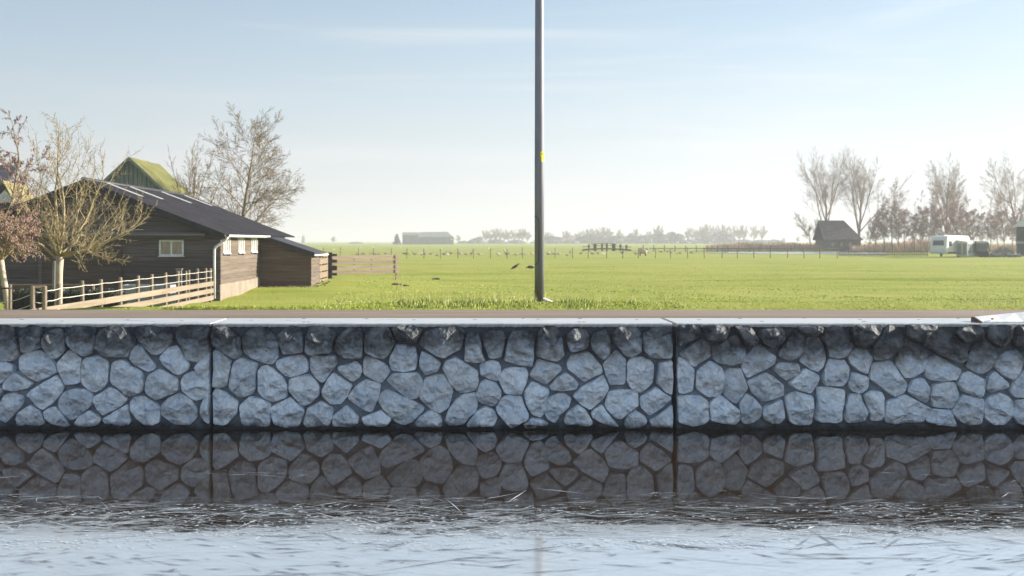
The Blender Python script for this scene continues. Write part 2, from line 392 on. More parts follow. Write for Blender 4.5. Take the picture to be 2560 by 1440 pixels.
# ------------------------------------------------------------------ ground, road, water
def sm(a, b, x):
    u = np.clip((x - a) / (b - a), 0, 1); return u*u*(3 - 2*u)
_gr = np.random.default_rng(3); _ph = _gr.uniform(0, 6.28, (14, 2)); 
_fr = np.stack([_gr.uniform(0.03, 0.35, 14), _gr.uniform(0.15, 1.6, 14)], 1); _am = 0.034 / (0.6 + _fr[:, 1])
def ground(X, d):
    X = np.asarray(X, float); d = np.asarray(d, float)
    crest = 18.25 + 2.3*sm(-3.6, -0.6, X) + 0.18*np.sin(X*0.9)
    tz = 0.40 + 0.24*np.exp(-((X+6.5)/4.5)**2 - ((d-51)/7.5)**2) + 0.04*np.exp(-((X+6)/2.0)**2 - ((d-44)/5.0)**2)
    run = 3.2 + 0*X
    s = sm(0, 1, (d - crest)/run)
    z = 1.305*(1-s) + tz*s
    z += np.where(d < crest, 0.05*np.sin(np.clip((d-18.1)/np.maximum(crest-18.1, .1), 0, 1)*3.14), 0)
    for i in range(14):
        z += sm(23, 30, d)*_am[i]*np.sin(_fr[i,0]*X + _ph[i,0] + 0.6*np.sin(0.11*d))*np.sin(_fr[i,1]*d + _ph[i,1])
    for dd, dep, hw, x0 in ((58.6, 0.30, 0.36, -4.0), (41.8, 0.10, 0.28, 17.0), (47.5, 0.05, 0.5, 2.0), (76.0, 0.10, 0.5, -30.0), (100.0, 0.10, 0.6, -30.0)):
        dc = dd + 0.5*np.sin(X*0.13) + 0.2*np.sin(X*0.51)
        z -= dep*np.exp(-((d-dc)/hw)**2)*sm(x0, x0+3, X)
    return z
def gz(X, d): return float(ground(X, d))

def axis(fine0, fine1, step, lo, hi, g=1.16):
    a = list(np.arange(fine0, fine1, step)); s = step
    while a[-1] < hi: s *= g; a.append(a[-1] + s)
    s = step; b = []
    x = fine0
    while x > lo: s *= g; x -= s; b.append(x)
    return np.array(b[::-1] + a)
gx = axis(-22, 36, 0.3, -5000, 5000)
gd = np.concatenate([np.arange(18.1, 24, 0.2), axis(24, 78, 0.3, 24, 5000, 1.12)])
GX, GD = np.meshgrid(gx, gd)
GZ = ground(GX, GD)
nx, nd = len(gx), len(gd)
gm = bpy.data.meshes.new('field')
idx = np.arange(nx*nd).reshape(nd, nx)
quads = np.stack([idx[:-1,:-1], idx[:-1,1:], idx[1:,1:], idx[1:,:-1]], -1).reshape(-1, 4)
gm.from_pydata(np.stack([GX, GD - D0, GZ], -1).reshape(-1, 3).tolist(), [], quads.tolist()); gm.update()
gm.polygons.foreach_set('use_smooth', [True]*len(gm.polygons)); gm.materials.append(field_m)
go = bpy.data.objects.new('field', gm); col.objects.link(go); tag(go, kind='structure', label='flat green meadow running to the hazy horizon', cat='field')

b = MB()
xs = np.concatenate([[-4000, -400, -60], np.arange(-20, 26, 1.0), [60, 400, 4000]]); prof = [(15.55, 1.26), (15.58, 1.318), (16.4, 1.335), (17.3, 1.33), (18.05, 1.315), (18.16, 1.312), (18.2, 1.0)]
vs = []; 
for i, x in enumerate(xs):
    for j, (d, z) in enumerate(prof):
        wob = 0.04*math.sin(x*1.7) + 0.03*math.sin(x*4.3) if 4 <= j <= 6 else 0
        vs.append((x, d - D0 + wob, z))
n = len(prof)
b.add(vs, [(i*n+j, (i+1)*n+j, (i+1)*n+j+1, i*n+j+1) for i in range(len(xs)-1) for j in range(n-1)])
tag(b.build('road', road_m, smooth=True), kind='structure', label='narrow brown asphalt road behind the quay wall', cat='road')

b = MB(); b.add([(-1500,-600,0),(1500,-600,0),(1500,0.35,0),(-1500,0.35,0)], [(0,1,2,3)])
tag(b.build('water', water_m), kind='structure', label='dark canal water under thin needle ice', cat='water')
# quay core behind the stone panels, carries the road
b = MB(); b.box(-1500, 1500, 0.5, 4.0, -1.2, 1.2)
tag(b.build('ground', soil_m), kind='structure')
# ------------------------------------------------------------------ quay wall: stones traced one by one from the photograph
def T(ox, sc_, txt):
    out = []
    for line in txt.strip().splitlines():
        v = [float(k) for k in line.split()]
        out.append([(ox + v[i]/sc_, 760 + v[i+1]/sc_) for i in range(0, len(v), 2)])
    return out
S1 = T(0, 4.235, '''
-60 225 0 220 90 222 150 260 165 330 200 450 205 550 130 600 0 590 -60 560
215 310 250 260 330 215 440 240 455 330 450 450 340 500 235 515 215 420
465 370 500 310 560 270 640 255 690 300 700 480 640 560 600 580 520 510 470 440
690 330 720 280 780 230 1000 240 1025 280 1020 480 960 530 890 555 820 500 730 430 695 390
1030 330 1060 290 1140 235 1300 230 1360 290 1420 370 1425 450 1370 555 1150 555 1080 520 1030 450
1435 240 1600 225 1790 240 1830 330 1840 390 1720 510 1650 540 1590 510 1500 400 1440 320
1870 250 1950 225 2220 225 2215 330 2215 500 2110 600 2050 610 1990 590 1930 430 1880 370
0 605 90 615 160 670 150 720 30 830 -50 850 -100 700
215 560 280 520 430 490 520 540 590 640 600 720 480 780 400 820 330 780 225 680
610 630 680 550 740 480 800 510 868 580 850 820 790 845 690 845 650 770 620 690
880 600 940 565 1040 548 1130 590 1155 640 1145 830 1060 910 1000 930 950 910 865 830
1195 620 1240 595 1320 585 1400 650 1500 720 1525 830 1500 930 1400 970 1340 960 1180 840 1175 780
1390 540 1415 460 1480 420 1530 460 1570 560 1640 640 1640 690 1570 715 1450 650 1390 590
1690 570 1790 460 1880 430 1930 510 2005 640 1990 700 1910 745 1850 735 1730 640
2070 660 2130 580 2222 510 2222 830 2150 780 2080 710
40 840 110 760 185 715 260 760 345 830 300 890 150 920 40 900
285 965 350 900 480 820 600 755 630 800 670 880 640 960 560 1050 450 1120 390 1070 330 990
625 1040 650 980 700 920 800 895 930 910 980 950 985 1070 900 1130 800 1215 750 1220 680 1160 630 1090
995 990 1060 950 1170 875 1220 900 1350 1005 1280 1080 1110 1175 1050 1120 1000 1050
1540 860 1570 760 1700 680 1800 740 1885 790 1890 920 1800 960 1660 1015 1600 980 1545 930
1920 810 1960 745 2050 712 2130 770 2222 840 2215 950 2120 1010 2070 1020 2010 980 1925 910
0 890 35 900 10 980 -60 1010 -80 920
0 1060 60 960 150 940 250 980 240 1050 140 1180 70 1255 0 1210 -50 1140
175 1205 200 1150 335 1065 420 1140 485 1260 420 1285 300 1275 210 1290 180 1250
465 1155 500 1110 595 1080 650 1150 745 1285 700 1300 560 1265 480 1200
790 1270 840 1190 950 1125 1060 1190 1070 1245 1000 1295 860 1300
1095 1210 1200 1150 1345 1065 1390 1230 1360 1285 1200 1275 1110 1260
1380 1040 1430 985 1540 978 1640 1040 1700 1090 1690 1240 1600 1285 1540 1275 1450 1200 1390 1120
1715 1070 1790 990 1900 945 2010 1000 2080 1090 2090 1200 2010 1275 1850 1270 1720 1170
2130 1080 2170 1000 2222 960 2222 1265 2160 1225 2130 1170
''')
S2 = T(500, 4.235, '''
145 240 300 235 360 300 440 360 435 530 380 580 330 560 180 460 145 440
450 330 540 270 640 235 720 260 820 370 835 450 830 560 770 635 700 625 560 580 465 500 448 420
820 330 880 280 950 235 1050 245 1095 330 1095 500 990 520 890 525 860 460
1120 360 1150 290 1160 235 1330 240 1440 310 1410 430 1395 510 1260 525 1180 540 1115 500
1460 370 1510 290 1600 240 1700 260 1730 350 1720 560 1620 575 1520 570 1425 490 1430 430
1755 300 1800 245 1990 245 2065 390 2020 500 1960 570 1850 560 1745 510 1745 420
2040 250 2100 225 2240 225 2360 260 2330 330 2280 410 2110 400 2070 340
145 500 190 485 330 600 320 700 300 830 270 875 145 880
345 660 360 620 430 575 610 625 585 740 580 910 540 950 430 985 350 930 305 870 320 800
615 720 640 680 700 650 780 690 880 780 925 870 915 985 780 1030 700 1010 620 930
810 610 900 560 1080 530 1140 610 1145 710 960 770 890 745 820 670
1165 590 1210 535 1440 545 1445 640 1400 700 1330 810 1290 830 1240 790 1175 690
1465 660 1580 635 1640 595 1700 640 1720 690 1695 770 1620 820 1540 770 1470 700
1735 600 1760 550 1870 580 1970 640 2015 700 1980 770 1915 830 1840 800 1735 740
2010 560 2090 425 2270 440 2305 580 2285 690 2180 715 2040 700 2010 630
945 830 960 790 1150 745 1240 820 1270 890 1260 960 1180 1040 1110 1075 1060 1050 945 910
1290 920 1350 800 1415 730 1500 780 1610 865 1570 960 1500 1050 1390 1060 1310 990
1565 990 1640 880 1760 795 1910 850 1890 1000 1820 1140 1740 1120 1640 1050
1975 810 2050 730 2310 725 2360 830 2330 960 2280 1000 2200 1000 2080 900
145 930 180 895 260 930 405 1040 395 1150 270 1280 145 1265
420 1080 530 985 690 1010 745 1070 735 1290 560 1300 450 1270
755 1090 960 985 1040 1050 1105 1130 1040 1290 890 1305 790 1270 760 1200
1100 1260 1150 1090 1290 1025 1410 1110 1400 1200 1360 1300 1130 1300
1410 1190 1550 1075 1680 1190 1665 1280 1600 1300 1410 1290
1710 1210 1920 1120 2030 1210 1970 1290 1760 1285
1890 1030 1920 950 1980 910 2110 960 2370 1080 2360 1130 2250 1240 2160 1280 2070 1240 1930 1100
''')
S2 += [[(1046,860),(1064,829),(1100,818),(1142,813),(1162,828),(1152,872),(1110,894),(1090,888)],
 [(1049,906),(1053,876),(1071,882),(1102,907),(1095,927),(1080,932),(1063,937),(1050,918)],
 [(1062,946),(1085,939),(1108,937),(1132,975),(1120,1020),(1100,1032),(1082,1026),(1049,994),(1056,968)],
 [(1038,1057),(1052,1040),(1074,1025),(1098,1035),(1104,1050),(1103,1067),(1045,1067)]]
S2 += T(1080, 4.0, '''
335 330 350 290 470 290 485 380 530 570 450 580 330 570 335 450
505 310 560 265 690 262 740 320 715 430 690 530 620 545 575 540 530 420
770 320 800 270 1000 260 1020 330 1015 500 1005 625 860 605 725 560 740 480
1060 290 1120 225 1230 220 1280 290 1300 350 1325 520 1240 570 1130 550 1045 510 1055 400
1345 300 1430 240 1540 260 1570 330 1555 430 1480 460 1380 475 1350 380
1575 370 1610 290 1720 255 1765 300 1775 390 1775 490 1720 555 1680 530 1590 440
1790 300 1870 220 2060 240 2085 290 2080 480 1990 530 1930 510 1800 370
2095 290 2200 240 2385 220 2395 330 2395 535 2190 530 2110 460 2098 380
105 640 140 560 230 525 330 580 460 680 465 760 440 860 270 885 180 790
487 600 600 562 660 575 690 650 680 720 655 770 560 740 487 710
670 760 700 680 740 640 920 630 960 690 940 790 890 910 730 890
980 710 1030 610 1060 550 1180 580 1260 600 1300 650 1220 730 1140 805 1060 770
1350 600 1380 520 1550 475 1620 530 1690 620 1700 690 1600 730 1520 775 1440 710 1355 640
1705 600 1760 530 1830 460 1890 500 1938 570 1930 740 1920 795 1770 800 1740 700
1950 590 1990 545 2090 525 2190 570 2218 620 2200 780 2110 870 2060 880 1985 830 1940 770
2265 590 2380 560 2397 580 2397 900 2330 870 2240 780
435 890 490 780 520 755 640 790 690 880 680 940 620 1020 520 990 445 960
920 880 1000 780 1080 810 1170 860 1150 970 1120 1080 1090 1130 1000 1100 940 990
1185 810 1250 740 1330 685 1400 730 1460 790 1440 850 1300 870 1185 850
1410 910 1500 830 1710 715 1745 780 1765 840 1720 930 1580 1055 1500 1010 1430 940
1730 990 1770 880 1880 855 2030 865 2055 900 2060 1020 1960 1080 1880 1150 1820 1130 1740 1040
2080 930 2170 870 2245 830 2390 940 2300 1030 2170 1110 2090 1030
1130 1080 1150 950 1260 890 1330 900 1385 940 1370 1020 1280 1110 1230 1185 1170 1160 1135 1110
135 1140 170 1040 250 950 330 895 430 890 455 1000 440 1070 310 1200 170 1215 140 1180
350 1200 440 1080 530 1020 620 1060 650 1150 610 1220 360 1230
640 1040 700 940 760 910 890 920 920 1010 970 1110 950 1150 890 1180 790 1235 740 1180 650 1080
920 1190 990 1140 1080 1150 1160 1190 1130 1230 930 1235
1325 1150 1360 1080 1460 1005 1540 1070 1605 1180 1560 1215 1440 1205 1340 1205
1590 1080 1640 1040 1700 1010 1760 1090 1865 1225 1800 1220 1680 1180 1600 1130
1920 1190 1960 1100 2020 1060 2130 1120 2145 1180 2080 1235 1940 1235
2175 1150 2260 1110 2397 1010 2397 1235 2200 1225
''')
S3 = T(1660, 4.235, '''
150 220 380 215 382 350 270 390 150 445
410 230 640 225 690 260 640 370 530 405 450 370 415 290
725 230 890 225 940 290 995 380 890 460 840 420 780 290
975 290 1050 265 1230 245 1275 300 1260 390 1180 430 1130 465 1040 410 990 360
1400 240 1600 225 1680 240 1640 310 1570 330 1450 300
170 525 270 430 370 360 480 410 490 550 370 620 325 665 240 610
505 460 590 410 700 330 760 310 800 390 855 470 840 570 800 610 690 645 560 620 510 560
820 640 850 550 930 460 1015 410 1090 490 1180 560 1150 640 1040 700 880 775 830 690
1215 500 1290 390 1375 285 1480 360 1470 490 1400 570 1320 595 1210 560
1430 600 1490 440 1500 360 1640 360 1680 460 1705 580 1690 650 1620 715 1540 680
150 570 190 580 318 690 310 800 300 910 190 945 150 930
335 730 400 660 490 600 590 660 635 720 620 920 570 970 470 980 345 900
640 720 700 680 810 680 840 770 885 880 830 960 770 1050 720 1040 630 950
880 820 960 780 1065 715 1150 770 1255 850 1265 960 1160 1000 1050 1035 920 930
1145 680 1200 620 1400 625 1428 670 1420 730 1300 805 1200 740
1310 830 1400 760 1480 680 1560 710 1645 770 1610 860 1550 945 1400 900
1665 790 1740 580 1900 590 1955 680 1945 800 1890 865 1720 865
155 980 230 970 380 975 460 1030 475 1220 420 1265 310 1290 155 1250
485 1060 530 1010 590 965 660 1010 800 1130 800 1220 740 1275 490 1230
795 1050 870 950 950 1000 1025 1085 1010 1200 940 1250 860 1270 815 1230 815 1150
1035 1150 1060 1080 1240 1015 1260 1090 1275 1200 1210 1265 1130 1260 1040 1210
1285 980 1400 930 1570 980 1565 1200 1550 1270 1400 1280 1330 1240 1300 1100
1610 890 1720 880 1910 915 1900 1050 1870 1230 1800 1260 1640 1250 1600 1210 1625 1010
''')
S3 += [[(2052,838),(2059,825),(2080,815),(2102,817),(2118,845),(2131,864),(2115,890),(2098,895),(2071,893),(2062,862)]]
S3 += T(2100, 4.235, '''
105 330 120 270 180 220 370 210 440 225 410 300 330 390 260 465 190 440 130 400
355 390 430 310 500 215 560 215 640 310 650 400 600 480 500 560 440 590 350 590 330 470
685 220 1020 212 1015 250 920 330 830 420 740 370 690 300
865 440 960 310 1050 260 1150 310 1250 400 1330 470 1330 580 1270 625 1130 570 960 490
1215 300 1260 255 1400 215 1480 230 1520 310 1510 360 1420 385 1310 415 1250 360
1550 320 1570 225 1820 225 1815 350 1690 460 1610 420 1560 370
1870 225 2000 215 2060 300 2030 450 1930 510 1820 430 1840 330
80 560 150 460 280 480 345 580 300 640 275 740 190 700 110 640
580 640 600 560 640 390 700 380 800 450 920 530 910 650 870 720 760 775 680 770 620 690
895 710 930 580 1000 535 1130 610 1280 700 1230 800 1150 810 960 805 905 760
1325 660 1360 520 1420 410 1540 390 1600 440 1660 550 1620 640 1560 700 1480 740 1400 700
1625 650 1680 550 1740 490 1860 480 1940 590 1900 690 1820 800 1740 760
85 840 120 720 200 735 298 780 290 890 210 940 160 935 100 890
320 770 325 640 380 615 540 600 590 680 700 840 680 920 590 980 520 950 400 850 320 800
715 890 780 800 870 785 935 880 930 1000 900 1040 830 1010 720 930
950 970 990 850 1090 820 1215 840 1250 970 1170 1105 990 1085
1235 830 1280 750 1340 705 1430 750 1515 800 1515 900 1480 985 1370 960 1280 900
1535 860 1570 760 1630 715 1700 770 1785 850 1770 890 1660 905 1610 940 1550 910
1800 920 1850 800 1948 700 2040 760 2080 900 2000 990 1850 990
40 1200 70 1060 100 960 210 955 240 1050 290 1150 240 1240 80 1255
250 960 310 925 430 930 460 980 458 1190 430 1225 320 1225 300 1120
460 1210 500 1030 600 1000 690 960 800 1020 955 1110 900 1200 860 1255 700 1245 560 1275 480 1250
905 1220 980 1110 1160 1120 1190 1190 1228 1300 1000 1265 920 1250
1185 1140 1240 1030 1300 955 1510 1010 1505 1200 1480 1265 1350 1280 1270 1230
1520 1060 1550 1000 1700 945 1760 970 1825 1040 1800 1200 1740 1270 1620 1275 1520 1200
1815 1160 1850 1015 2000 1000 2090 1080 2080 1230 1990 1290 1890 1270
''')
# stones of the same casting pattern just beyond the picture's edges
shift = lambda P, k: [[(x + k, y) for x, y in p] for p in P]
def fill(S, extra):
    cen = lambda p: np.mean(p, 0)
    for p in extra:
        q = np.array(p); ok = True
        for s in S:
            t_ = np.array(s); ov = np.minimum(q.max(0), t_.max(0)) - np.maximum(q.min(0), t_.min(0))
            if ov.min() > 12 and np.linalg.norm(cen(q) - cen(t_)) < 66: ok = False
        if ok: S.append(p)
fill(S1, [p for p in shift(S2, -1153) if max(x for x, y in p) < 2])
fill(S3, [p for p in shift(S2, 1160) if min(x for x, y in p) > 2562])

CT = 1.354    # top of the coping
def stone_mesh(poly, edge_lr):
    P = np.array([((x - VX)/195.06, HC - (y - HY)/195.06) for x, y in poly])
    r = np.random.default_rng(int(abs(P[0,0])*9973 + P[0,1]*7919) % 100000)
    # cut corners once, keep the worn outline irregular
    Q = []
    n = len(P)
    for i in range(n):
        a, bb = P[i], P[(i+1) % n]; l = np.linalg.norm(bb-a)
        k = min(0.26, 0.018/max(l, .01))
        Q += [a + (bb-a)*k, bb - (bb-a)*k]
        if l > 0.22: Q.insert(-1, (a+bb)/2 + r.normal(0, 0.006, 2))
    Q = np.array(Q) + r.normal(0, 0.0025, (len(Q), 2)); c = Q.mean(0); n = len(Q)
    Q = c + (Q - c)*(1 + 0.013/math.sqrt(max(np.ptp(Q[:,0])*np.ptp(Q[:,1]), .01)))
    size = math.sqrt(0.5*abs(np.sum(Q[:,0]*np.roll(Q[:,1],-1) - Q[:,1]*np.roll(Q[:,0],-1))))
    top = Q[:,1].max() > CT - 0.14
    amp = r.uniform(0.082, 0.112) + (r.uniform(0.04, 0.085) if top else 0)
    planes = []
    for k in range(int(r.integers(4, 7))):
        a = r.uniform(0, 6.28); sl = r.uniform(0.12, 0.62)
        planes.append((math.cos(a)*sl, math.sin(a)*sl, r.uniform(-0.06, 0.11)*size*(0.3 + sl)))
    if top:
        planes.append((r.uniform(-0.05, 0.5), r.uniform(0.6, 1.05), 0.012 + r.uniform(-.02, .03)))
        planes.append((r.uniform(-0.5, 0.45), r.uniform(0.25, 0.7), 0.02))
    def h(p):
        q = p - c
        return amp + min(min(o - (ax*q[0] + az*q[1]) for ax, az, o in planes), 0.05)
    rings = [(1.03, None, 0.07), (1.0, None, -0.022), (0.982, 0.66, 0), (0.94, 0.85, 0), (0.68, 0.975, 0), (0.36, 1.0, 0)]
    vs = []
    for s_, fac, y in rings:
        for q in Q:
            p = c + (q - c)*s_
            yy = y if fac is None else -max(0.03, h(p)*fac + r.normal(0, 0.003))
            vs.append((p[0], yy, min(p[1], CT - 0.012)))
    vs.append((c[0], -max(0.03, h(c)), min(c[1], CT - .012)))
    m = len(rings); fs = []
    flip = np.sum(Q[:,0]*np.roll(Q[:,1],-1) - Q[:,1]*np.roll(Q[:,0],-1)) > 0
    for i in range(m-1):
        for k in range(n):
            fs.append((i*n+k, i*n+(k+1)%n, (i+1)*n+(k+1)%n, (i+1)*n+k))
    fs += [((m-1)*n+k, (m-1)*n+(k+1)%n, m*n) for k in range(n)]
    if not flip: fs = [f[::-1] for f in fs]
    return vs, fs

def panel(px0, px1, stones, label):
    x0, x1 = (px0 - VX)/195.06, (px1 - VX)/195.06
    t = thing('quay_wall_panel', ((x0+x1)/2, 0.5, 0), label, 'wall panel', 'stone-faced panels of the quay wall')
    # cast body with a slightly uneven mortar face
    nxp = int((x1-x0)/0.05); nzp = 30
    b = MB(); vs = []
    for i in range(nxp+1):
        for j in range(nzp+1):
            x = x0 + (x1-x0)*i/nxp; z = -0.9 + (CT - 0.03 + 0.9)*j/nzp
            y = 0.034 + 0.006*math.sin(x*31 + z*17) + 0.005*math.sin(x*13.3 - z*41) + rng.uniform(-.004, .004)
            if z < 0.045: y -= 0.075           # foot ledge at the water
            vs.append((x, y, z))
    fs = [(i*(nzp+1)+j, (i+1)*(nzp+1)+j, (i+1)*(nzp+1)+j+1, i*(nzp+1)+j+1) for i in range(nxp) for j in range(nzp)]
    b.add(vs, fs); b.box(x0+0.001, x1-0.001, 0.06, 0.985, -0.9, CT-0.031)
    b.build('panel_body', mortar_m, t)
    # coping with a ragged, slightly rounded front arris
    b = MB(); n = int((x1-x0)/0.03); vs = []
    e = [rng.uniform(-1, 1) for _ in range(n+1)]
    for i in range(n+1):
        x = x0 + (x1-x0)*i/n; j = 0.004*e[i] + 0.005*math.sin(x*9.1)*math.sin(x*3.7)
        for y, z in ((-0.012 + j, CT-0.045 + 0.006*e[i]), (-0.022 + j, CT - 0.014 + 0.003*e[i]), (-0.008 + j, CT - 0.002), (0.02, CT), (0.5, CT + 0.002), (0.975, CT), (0.99, CT-0.012), (0.99, CT-0.09)):
            vs.append((x, y, z))
    k = 8
    fs = [(i*k+j, (i+1)*k+j, (i+1)*k+j+1, i*k+j+1) for i in range(n) for j in range(k-1)] + [(i*k+k-1, (i+1)*k+k-1, (i+1)*k, i*k) for i in range(n)]
    fs += [tuple(range(k)), tuple(range(n*k, n*k+k))[::-1]]
    b.add(vs, fs); cop = b.build('coping', coping_m, t)
    for p in stones:
        b = MB(); v, f = stone_mesh(p, None); b.add(v, f)
        o = b.build('stone', stone_m, t)
        nq = (len(v)-1)//6; o.data.polygons.foreach_set('use_smooth', [k < 2*nq for k in range(len(f))])
    return t, cop
p1, c1 = panel(-626, 526.5, S1, 'stone-faced grey wall panel left of the narrow open joint')
p2, c2 = panel(533.5, 1680.5, S2, 'full stone-faced grey wall panel between the two open joints')
p3, c3 = panel(1692, 2845, S3, 'stone-faced grey wall panel with the white beam on its coping')
p4 = copy_tree(p2); p4.location.x += (2854 - 533.5)/195.06; p4['label'] = 'stone-faced grey wall panel beyond the white beam'
# dark discs for the coping's bolt recesses; one below the lamp post paints its reflection
dark_m = M('dark_recess_or_reflection', (0.10, 0.105, 0.12), (0.2, 0.2, 0.21), 20, rough=0.8)
for cp, pts in ((c1, [(55,799),(155,803),(320,799),(455,802)]), (c2, [(628,801),(760,796.5),(760,805),(772,805),(917,797),(1035,800),(1188,799.5),(1308,796.5),(1345,798),(1448,805),(1460,805),(1450,796.5),(1592,799.5)]),
                (c3, [(1748,799.5),(1850,796),(1905,803.5),(2010,795.5),(2150,799),(2160,803.5),(2297,799),(2395,796)])):
    for px, py in pts:
        d = (HC - CT)*F/(py - HY); x = wx(px, d); y = d - D0
        b = MB(); r0 = rng.uniform(0.022, 0.034)
        vs = [(x + r0*math.cos(a)*rng.uniform(.8, 1.1), y + r0*math.sin(a)*rng.uniform(.8, 1.1), CT + 0.004) for a in np.linspace(0, 6.283, 12, endpoint=False)]
        lo = [(q[0], q[1], CT - 0.006) for q in vs]
        b.add(vs + lo, [tuple(range(12))] + [(k, (k+1) % 12, (k+1) % 12 + 12, k + 12) for k in range(12)])
        b.build('recess_or_reflection', dark_m, cp)

# white painted beam lying on the coping
beam_m = M('white_painted_timber', (0.88, 0.87, 0.85), (0.84, 0.82, 0.78), 4, rough=0.6, bmp=0.2)
rust_m = M('rusty_end_grain', (0.10, 0.055, 0.035), (0.18, 0.10, 0.065), 14, rough=0.9)
x0 = wx(2441, 14.75); x1 = wx(2850, 14.75)
t = thing('beam', (x0, 0.1, CT), 'white painted timber beam with rusty end lying on the coping', 'beam')
b = MB(); n = 9; vs = []
for i in range(n):
    u = i/(n-1); x = x0 + 0.022 + (x1-x0-0.022)*u; hh = 0.066 + 0.20*u; q = rng.uniform(-.002, .002)
    vs += [(x, 0.05+q, CT-0.002), (x, 0.05+q, CT+0.018), (x, 0.27, CT+hh), (x, 0.33, CT+hh-0.006), (x, 0.34, CT-0.002)]
fs = [(i*5+j, (i+1)*5+j, (i+1)*5+(j+1)%5, i*5+(j+1)%5) for i in range(n-1) for j in range(5)] + [(0,1,2,3,4), tuple(range((n-1)*5, n*5))[::-1]]
b.add(vs, fs).build('plank', beam_m, t)
b = MB(); b.prism([(0.052, CT-0.002), (0.052, CT+0.018), (0.27, CT+0.064), (0.328, CT+0.058), (0.338, CT-0.002)], x0, x0+0.021, 'x'); b.build('end_plate', rust_m, t)
b = MB(); b.ball((x0+0.17, 0.09, CT+0.05), (0.022, 0.012, 0.014), 8, 5, 0.2); b.build('rust_spot', M('rust_stain', (0.5, 0.27, 0.1), (0.62, 0.42, 0.22), 20), t)
# ------------------------------------------------------------------ lamp post on the verge
dl = 19.9; xl = wx(1348.5, dl); yl = dl - D0; zl = gz(xl, dl) - 0.05
t = thing('lamp_post', (xl, yl, zl), 'tall grey steel lamp post with yellow sticker on the grass verge', 'lamp post')
def pole_mat():
    m, tt, bs = nt('galvanised_post')
    z = N(tt, 'SeparateXYZ'); L(tt, N(tt, 'NewGeometry').outputs['Position'], z.inputs[0])
    n1 = noise(tt, coords(tt, (3, 3, 0.5)), 3, 5); n2 = noise(tt, coords(tt, (14, 14, 3)), 3, 4)
    c = mixc(tt, rng_map(tt, n1, 0.35, 0.65), (0.15, 0.155, 0.18), (0.21, 0.212, 0.23))
    k = rng_map(tt, math_(tt, 'ADD', z.outputs['Z'], math_(tt, 'MULTIPLY', math_(tt, 'SUBTRACT', n2, .5), .5)), 1.4, 1.85, 1, 0)
    c = mixc(tt, math_(tt, 'MULTIPLY', k, 0.85), c, (0.075, 0.066, 0.058))     # splashed dirt round the foot
    L(tt, c, bs.inputs['Base Color']); bs.inputs['Roughness'].default_value = 0.6; bs.inputs['Metallic'].default_value = 0.1
    bump(tt, bs, n2, 0.08, 0.003); return m
r0 = 0.5*24.0/(F/dl)
b = MB(); b.lathe([(r0*1.0, 0), (r0, 2.6), (r0*0.985, 2.62), (r0*0.80, 8.2), (0.03, 8.26)], (xl, yl, zl), 40)
b.build('pole', pole_mat(), t, smooth=True)
# service door: a narrow rounded gasket line on the left of the shaft
zt, zb = wz(541, dl), wz(661, dl); pts = []
def on_pole(a, z, k=1.004): return (xl + r0*k*math.sin(a), yl - r0*k*math.cos(a), z)
a0, a1 = R(-100), R(-8); rr = 0.13
for i in range(9):
    u = i/8*math.pi/2; pts.append(on_pole(a1 - R(52)*(1 - math.sin(u)), zt - rr*(1 - math.cos(u)) * 1.0 if False else zt - rr*(1-math.sin(math.pi/2-u))))
top = [on_pole(a0 + (a1 - R(52) - a0)*k/5, zt) for k in range(5)]
side = [on_pole(a1, zt - rr - (zt - zb - 2*rr)*k/6) for k in range(1, 6)]
bot = []
for i in range(9):
    u = i/8*math.pi/2; bot.append(on_pole(a1 - R(52)*(1 - math.cos(u)), zb + rr*(1 - math.sin(u))))
botl = [on_pole(a1 - R(52) + (a0 - a1 + R(52))*k/5, zb) for k in range(1, 6)]
b = MB(); b.tube(top + pts + side + bot + botl, 0.0055, 5); b.build('service_door', M('black_gasket', (0.03, 0.03, 0.034), rough=0.7), t)
# yellow number sticker wrapped on the sunny side
yel = M('yellow_sticker', (0.80, 0.70, 0.02), (0.72, 0.62, 0.02), 9, rough=0.5, bmp=0)
za, zc = wz(380, dl), wz(404, dl); b = MB(); n = 8
rs = r0*0.985*0.975
vs = []
for i in range(n+1):
    a = R(8) + (R(72) - R(8))*i/n
    for z in (zc, za): vs.append((xl + (rs*1.0+.004)*math.sin(a), yl - (rs+.004)*math.cos(a), z))
b.add(vs, [(2*i, 2*i+2, 2*i+3, 2*i+1) for i in range(n)]); stk = b.build('sticker', yel, t)
ink = M('olive_ink', (0.13, 0.12, 0.02), rough=0.7, bmp=0)
for (a, z0, z1, w) in ((14, 0.36, 0.44, 7), (14, 0.20, 0.28, 7), (14, 0.06, 0.15, 9), (34, 0.66, 0.70, 10), (34, 0.80, 0.84, 10), (43, 0.68, 0.82, 3), (28, 0.68, 0.82, 3), (36, 0.40, 0.46, 6)):
    b = MB(); vs = []
    for k in range(3):
        aa = R(a + w*(k/2 - .5)*1.6)
        for z in (z0, z1): vs.append((xl + (rs+.006)*math.sin(aa), yl - (rs+.006)*math.cos(aa), zc + (za-zc)*z))
    b.add(vs, [(0,2,3,1),(2,4,5,3)]); b.build('digit_mark', ink, stk)
# concrete block leaning at its foot
t = thing('concrete_block', (xl+0.2, yl-0.1, gz(xl+.2, dl)), 'pale concrete slab tilted in the grass at the lamp post foot', 'concrete slab')
x2, z2 = wx(1358, 19.75), wz(746, 19.75)
b = MB(); y2 = yl - 0.12
b.hexa([(x2, y2, z2-0.18), (x2+0.21, y2-0.03, z2-0.2), (x2+0.20, y2+0.2, z2-0.2), (x2, y2+0.2, z2-0.18), (x2+0.0, y2, z2+0.0), (x2+0.20, y2-0.03, z2-0.085), (x2+0.19, y2+0.2, z2-0.06), (x2, y2+0.2, z2+0.02)])
b.build('slab', conc_m, t)

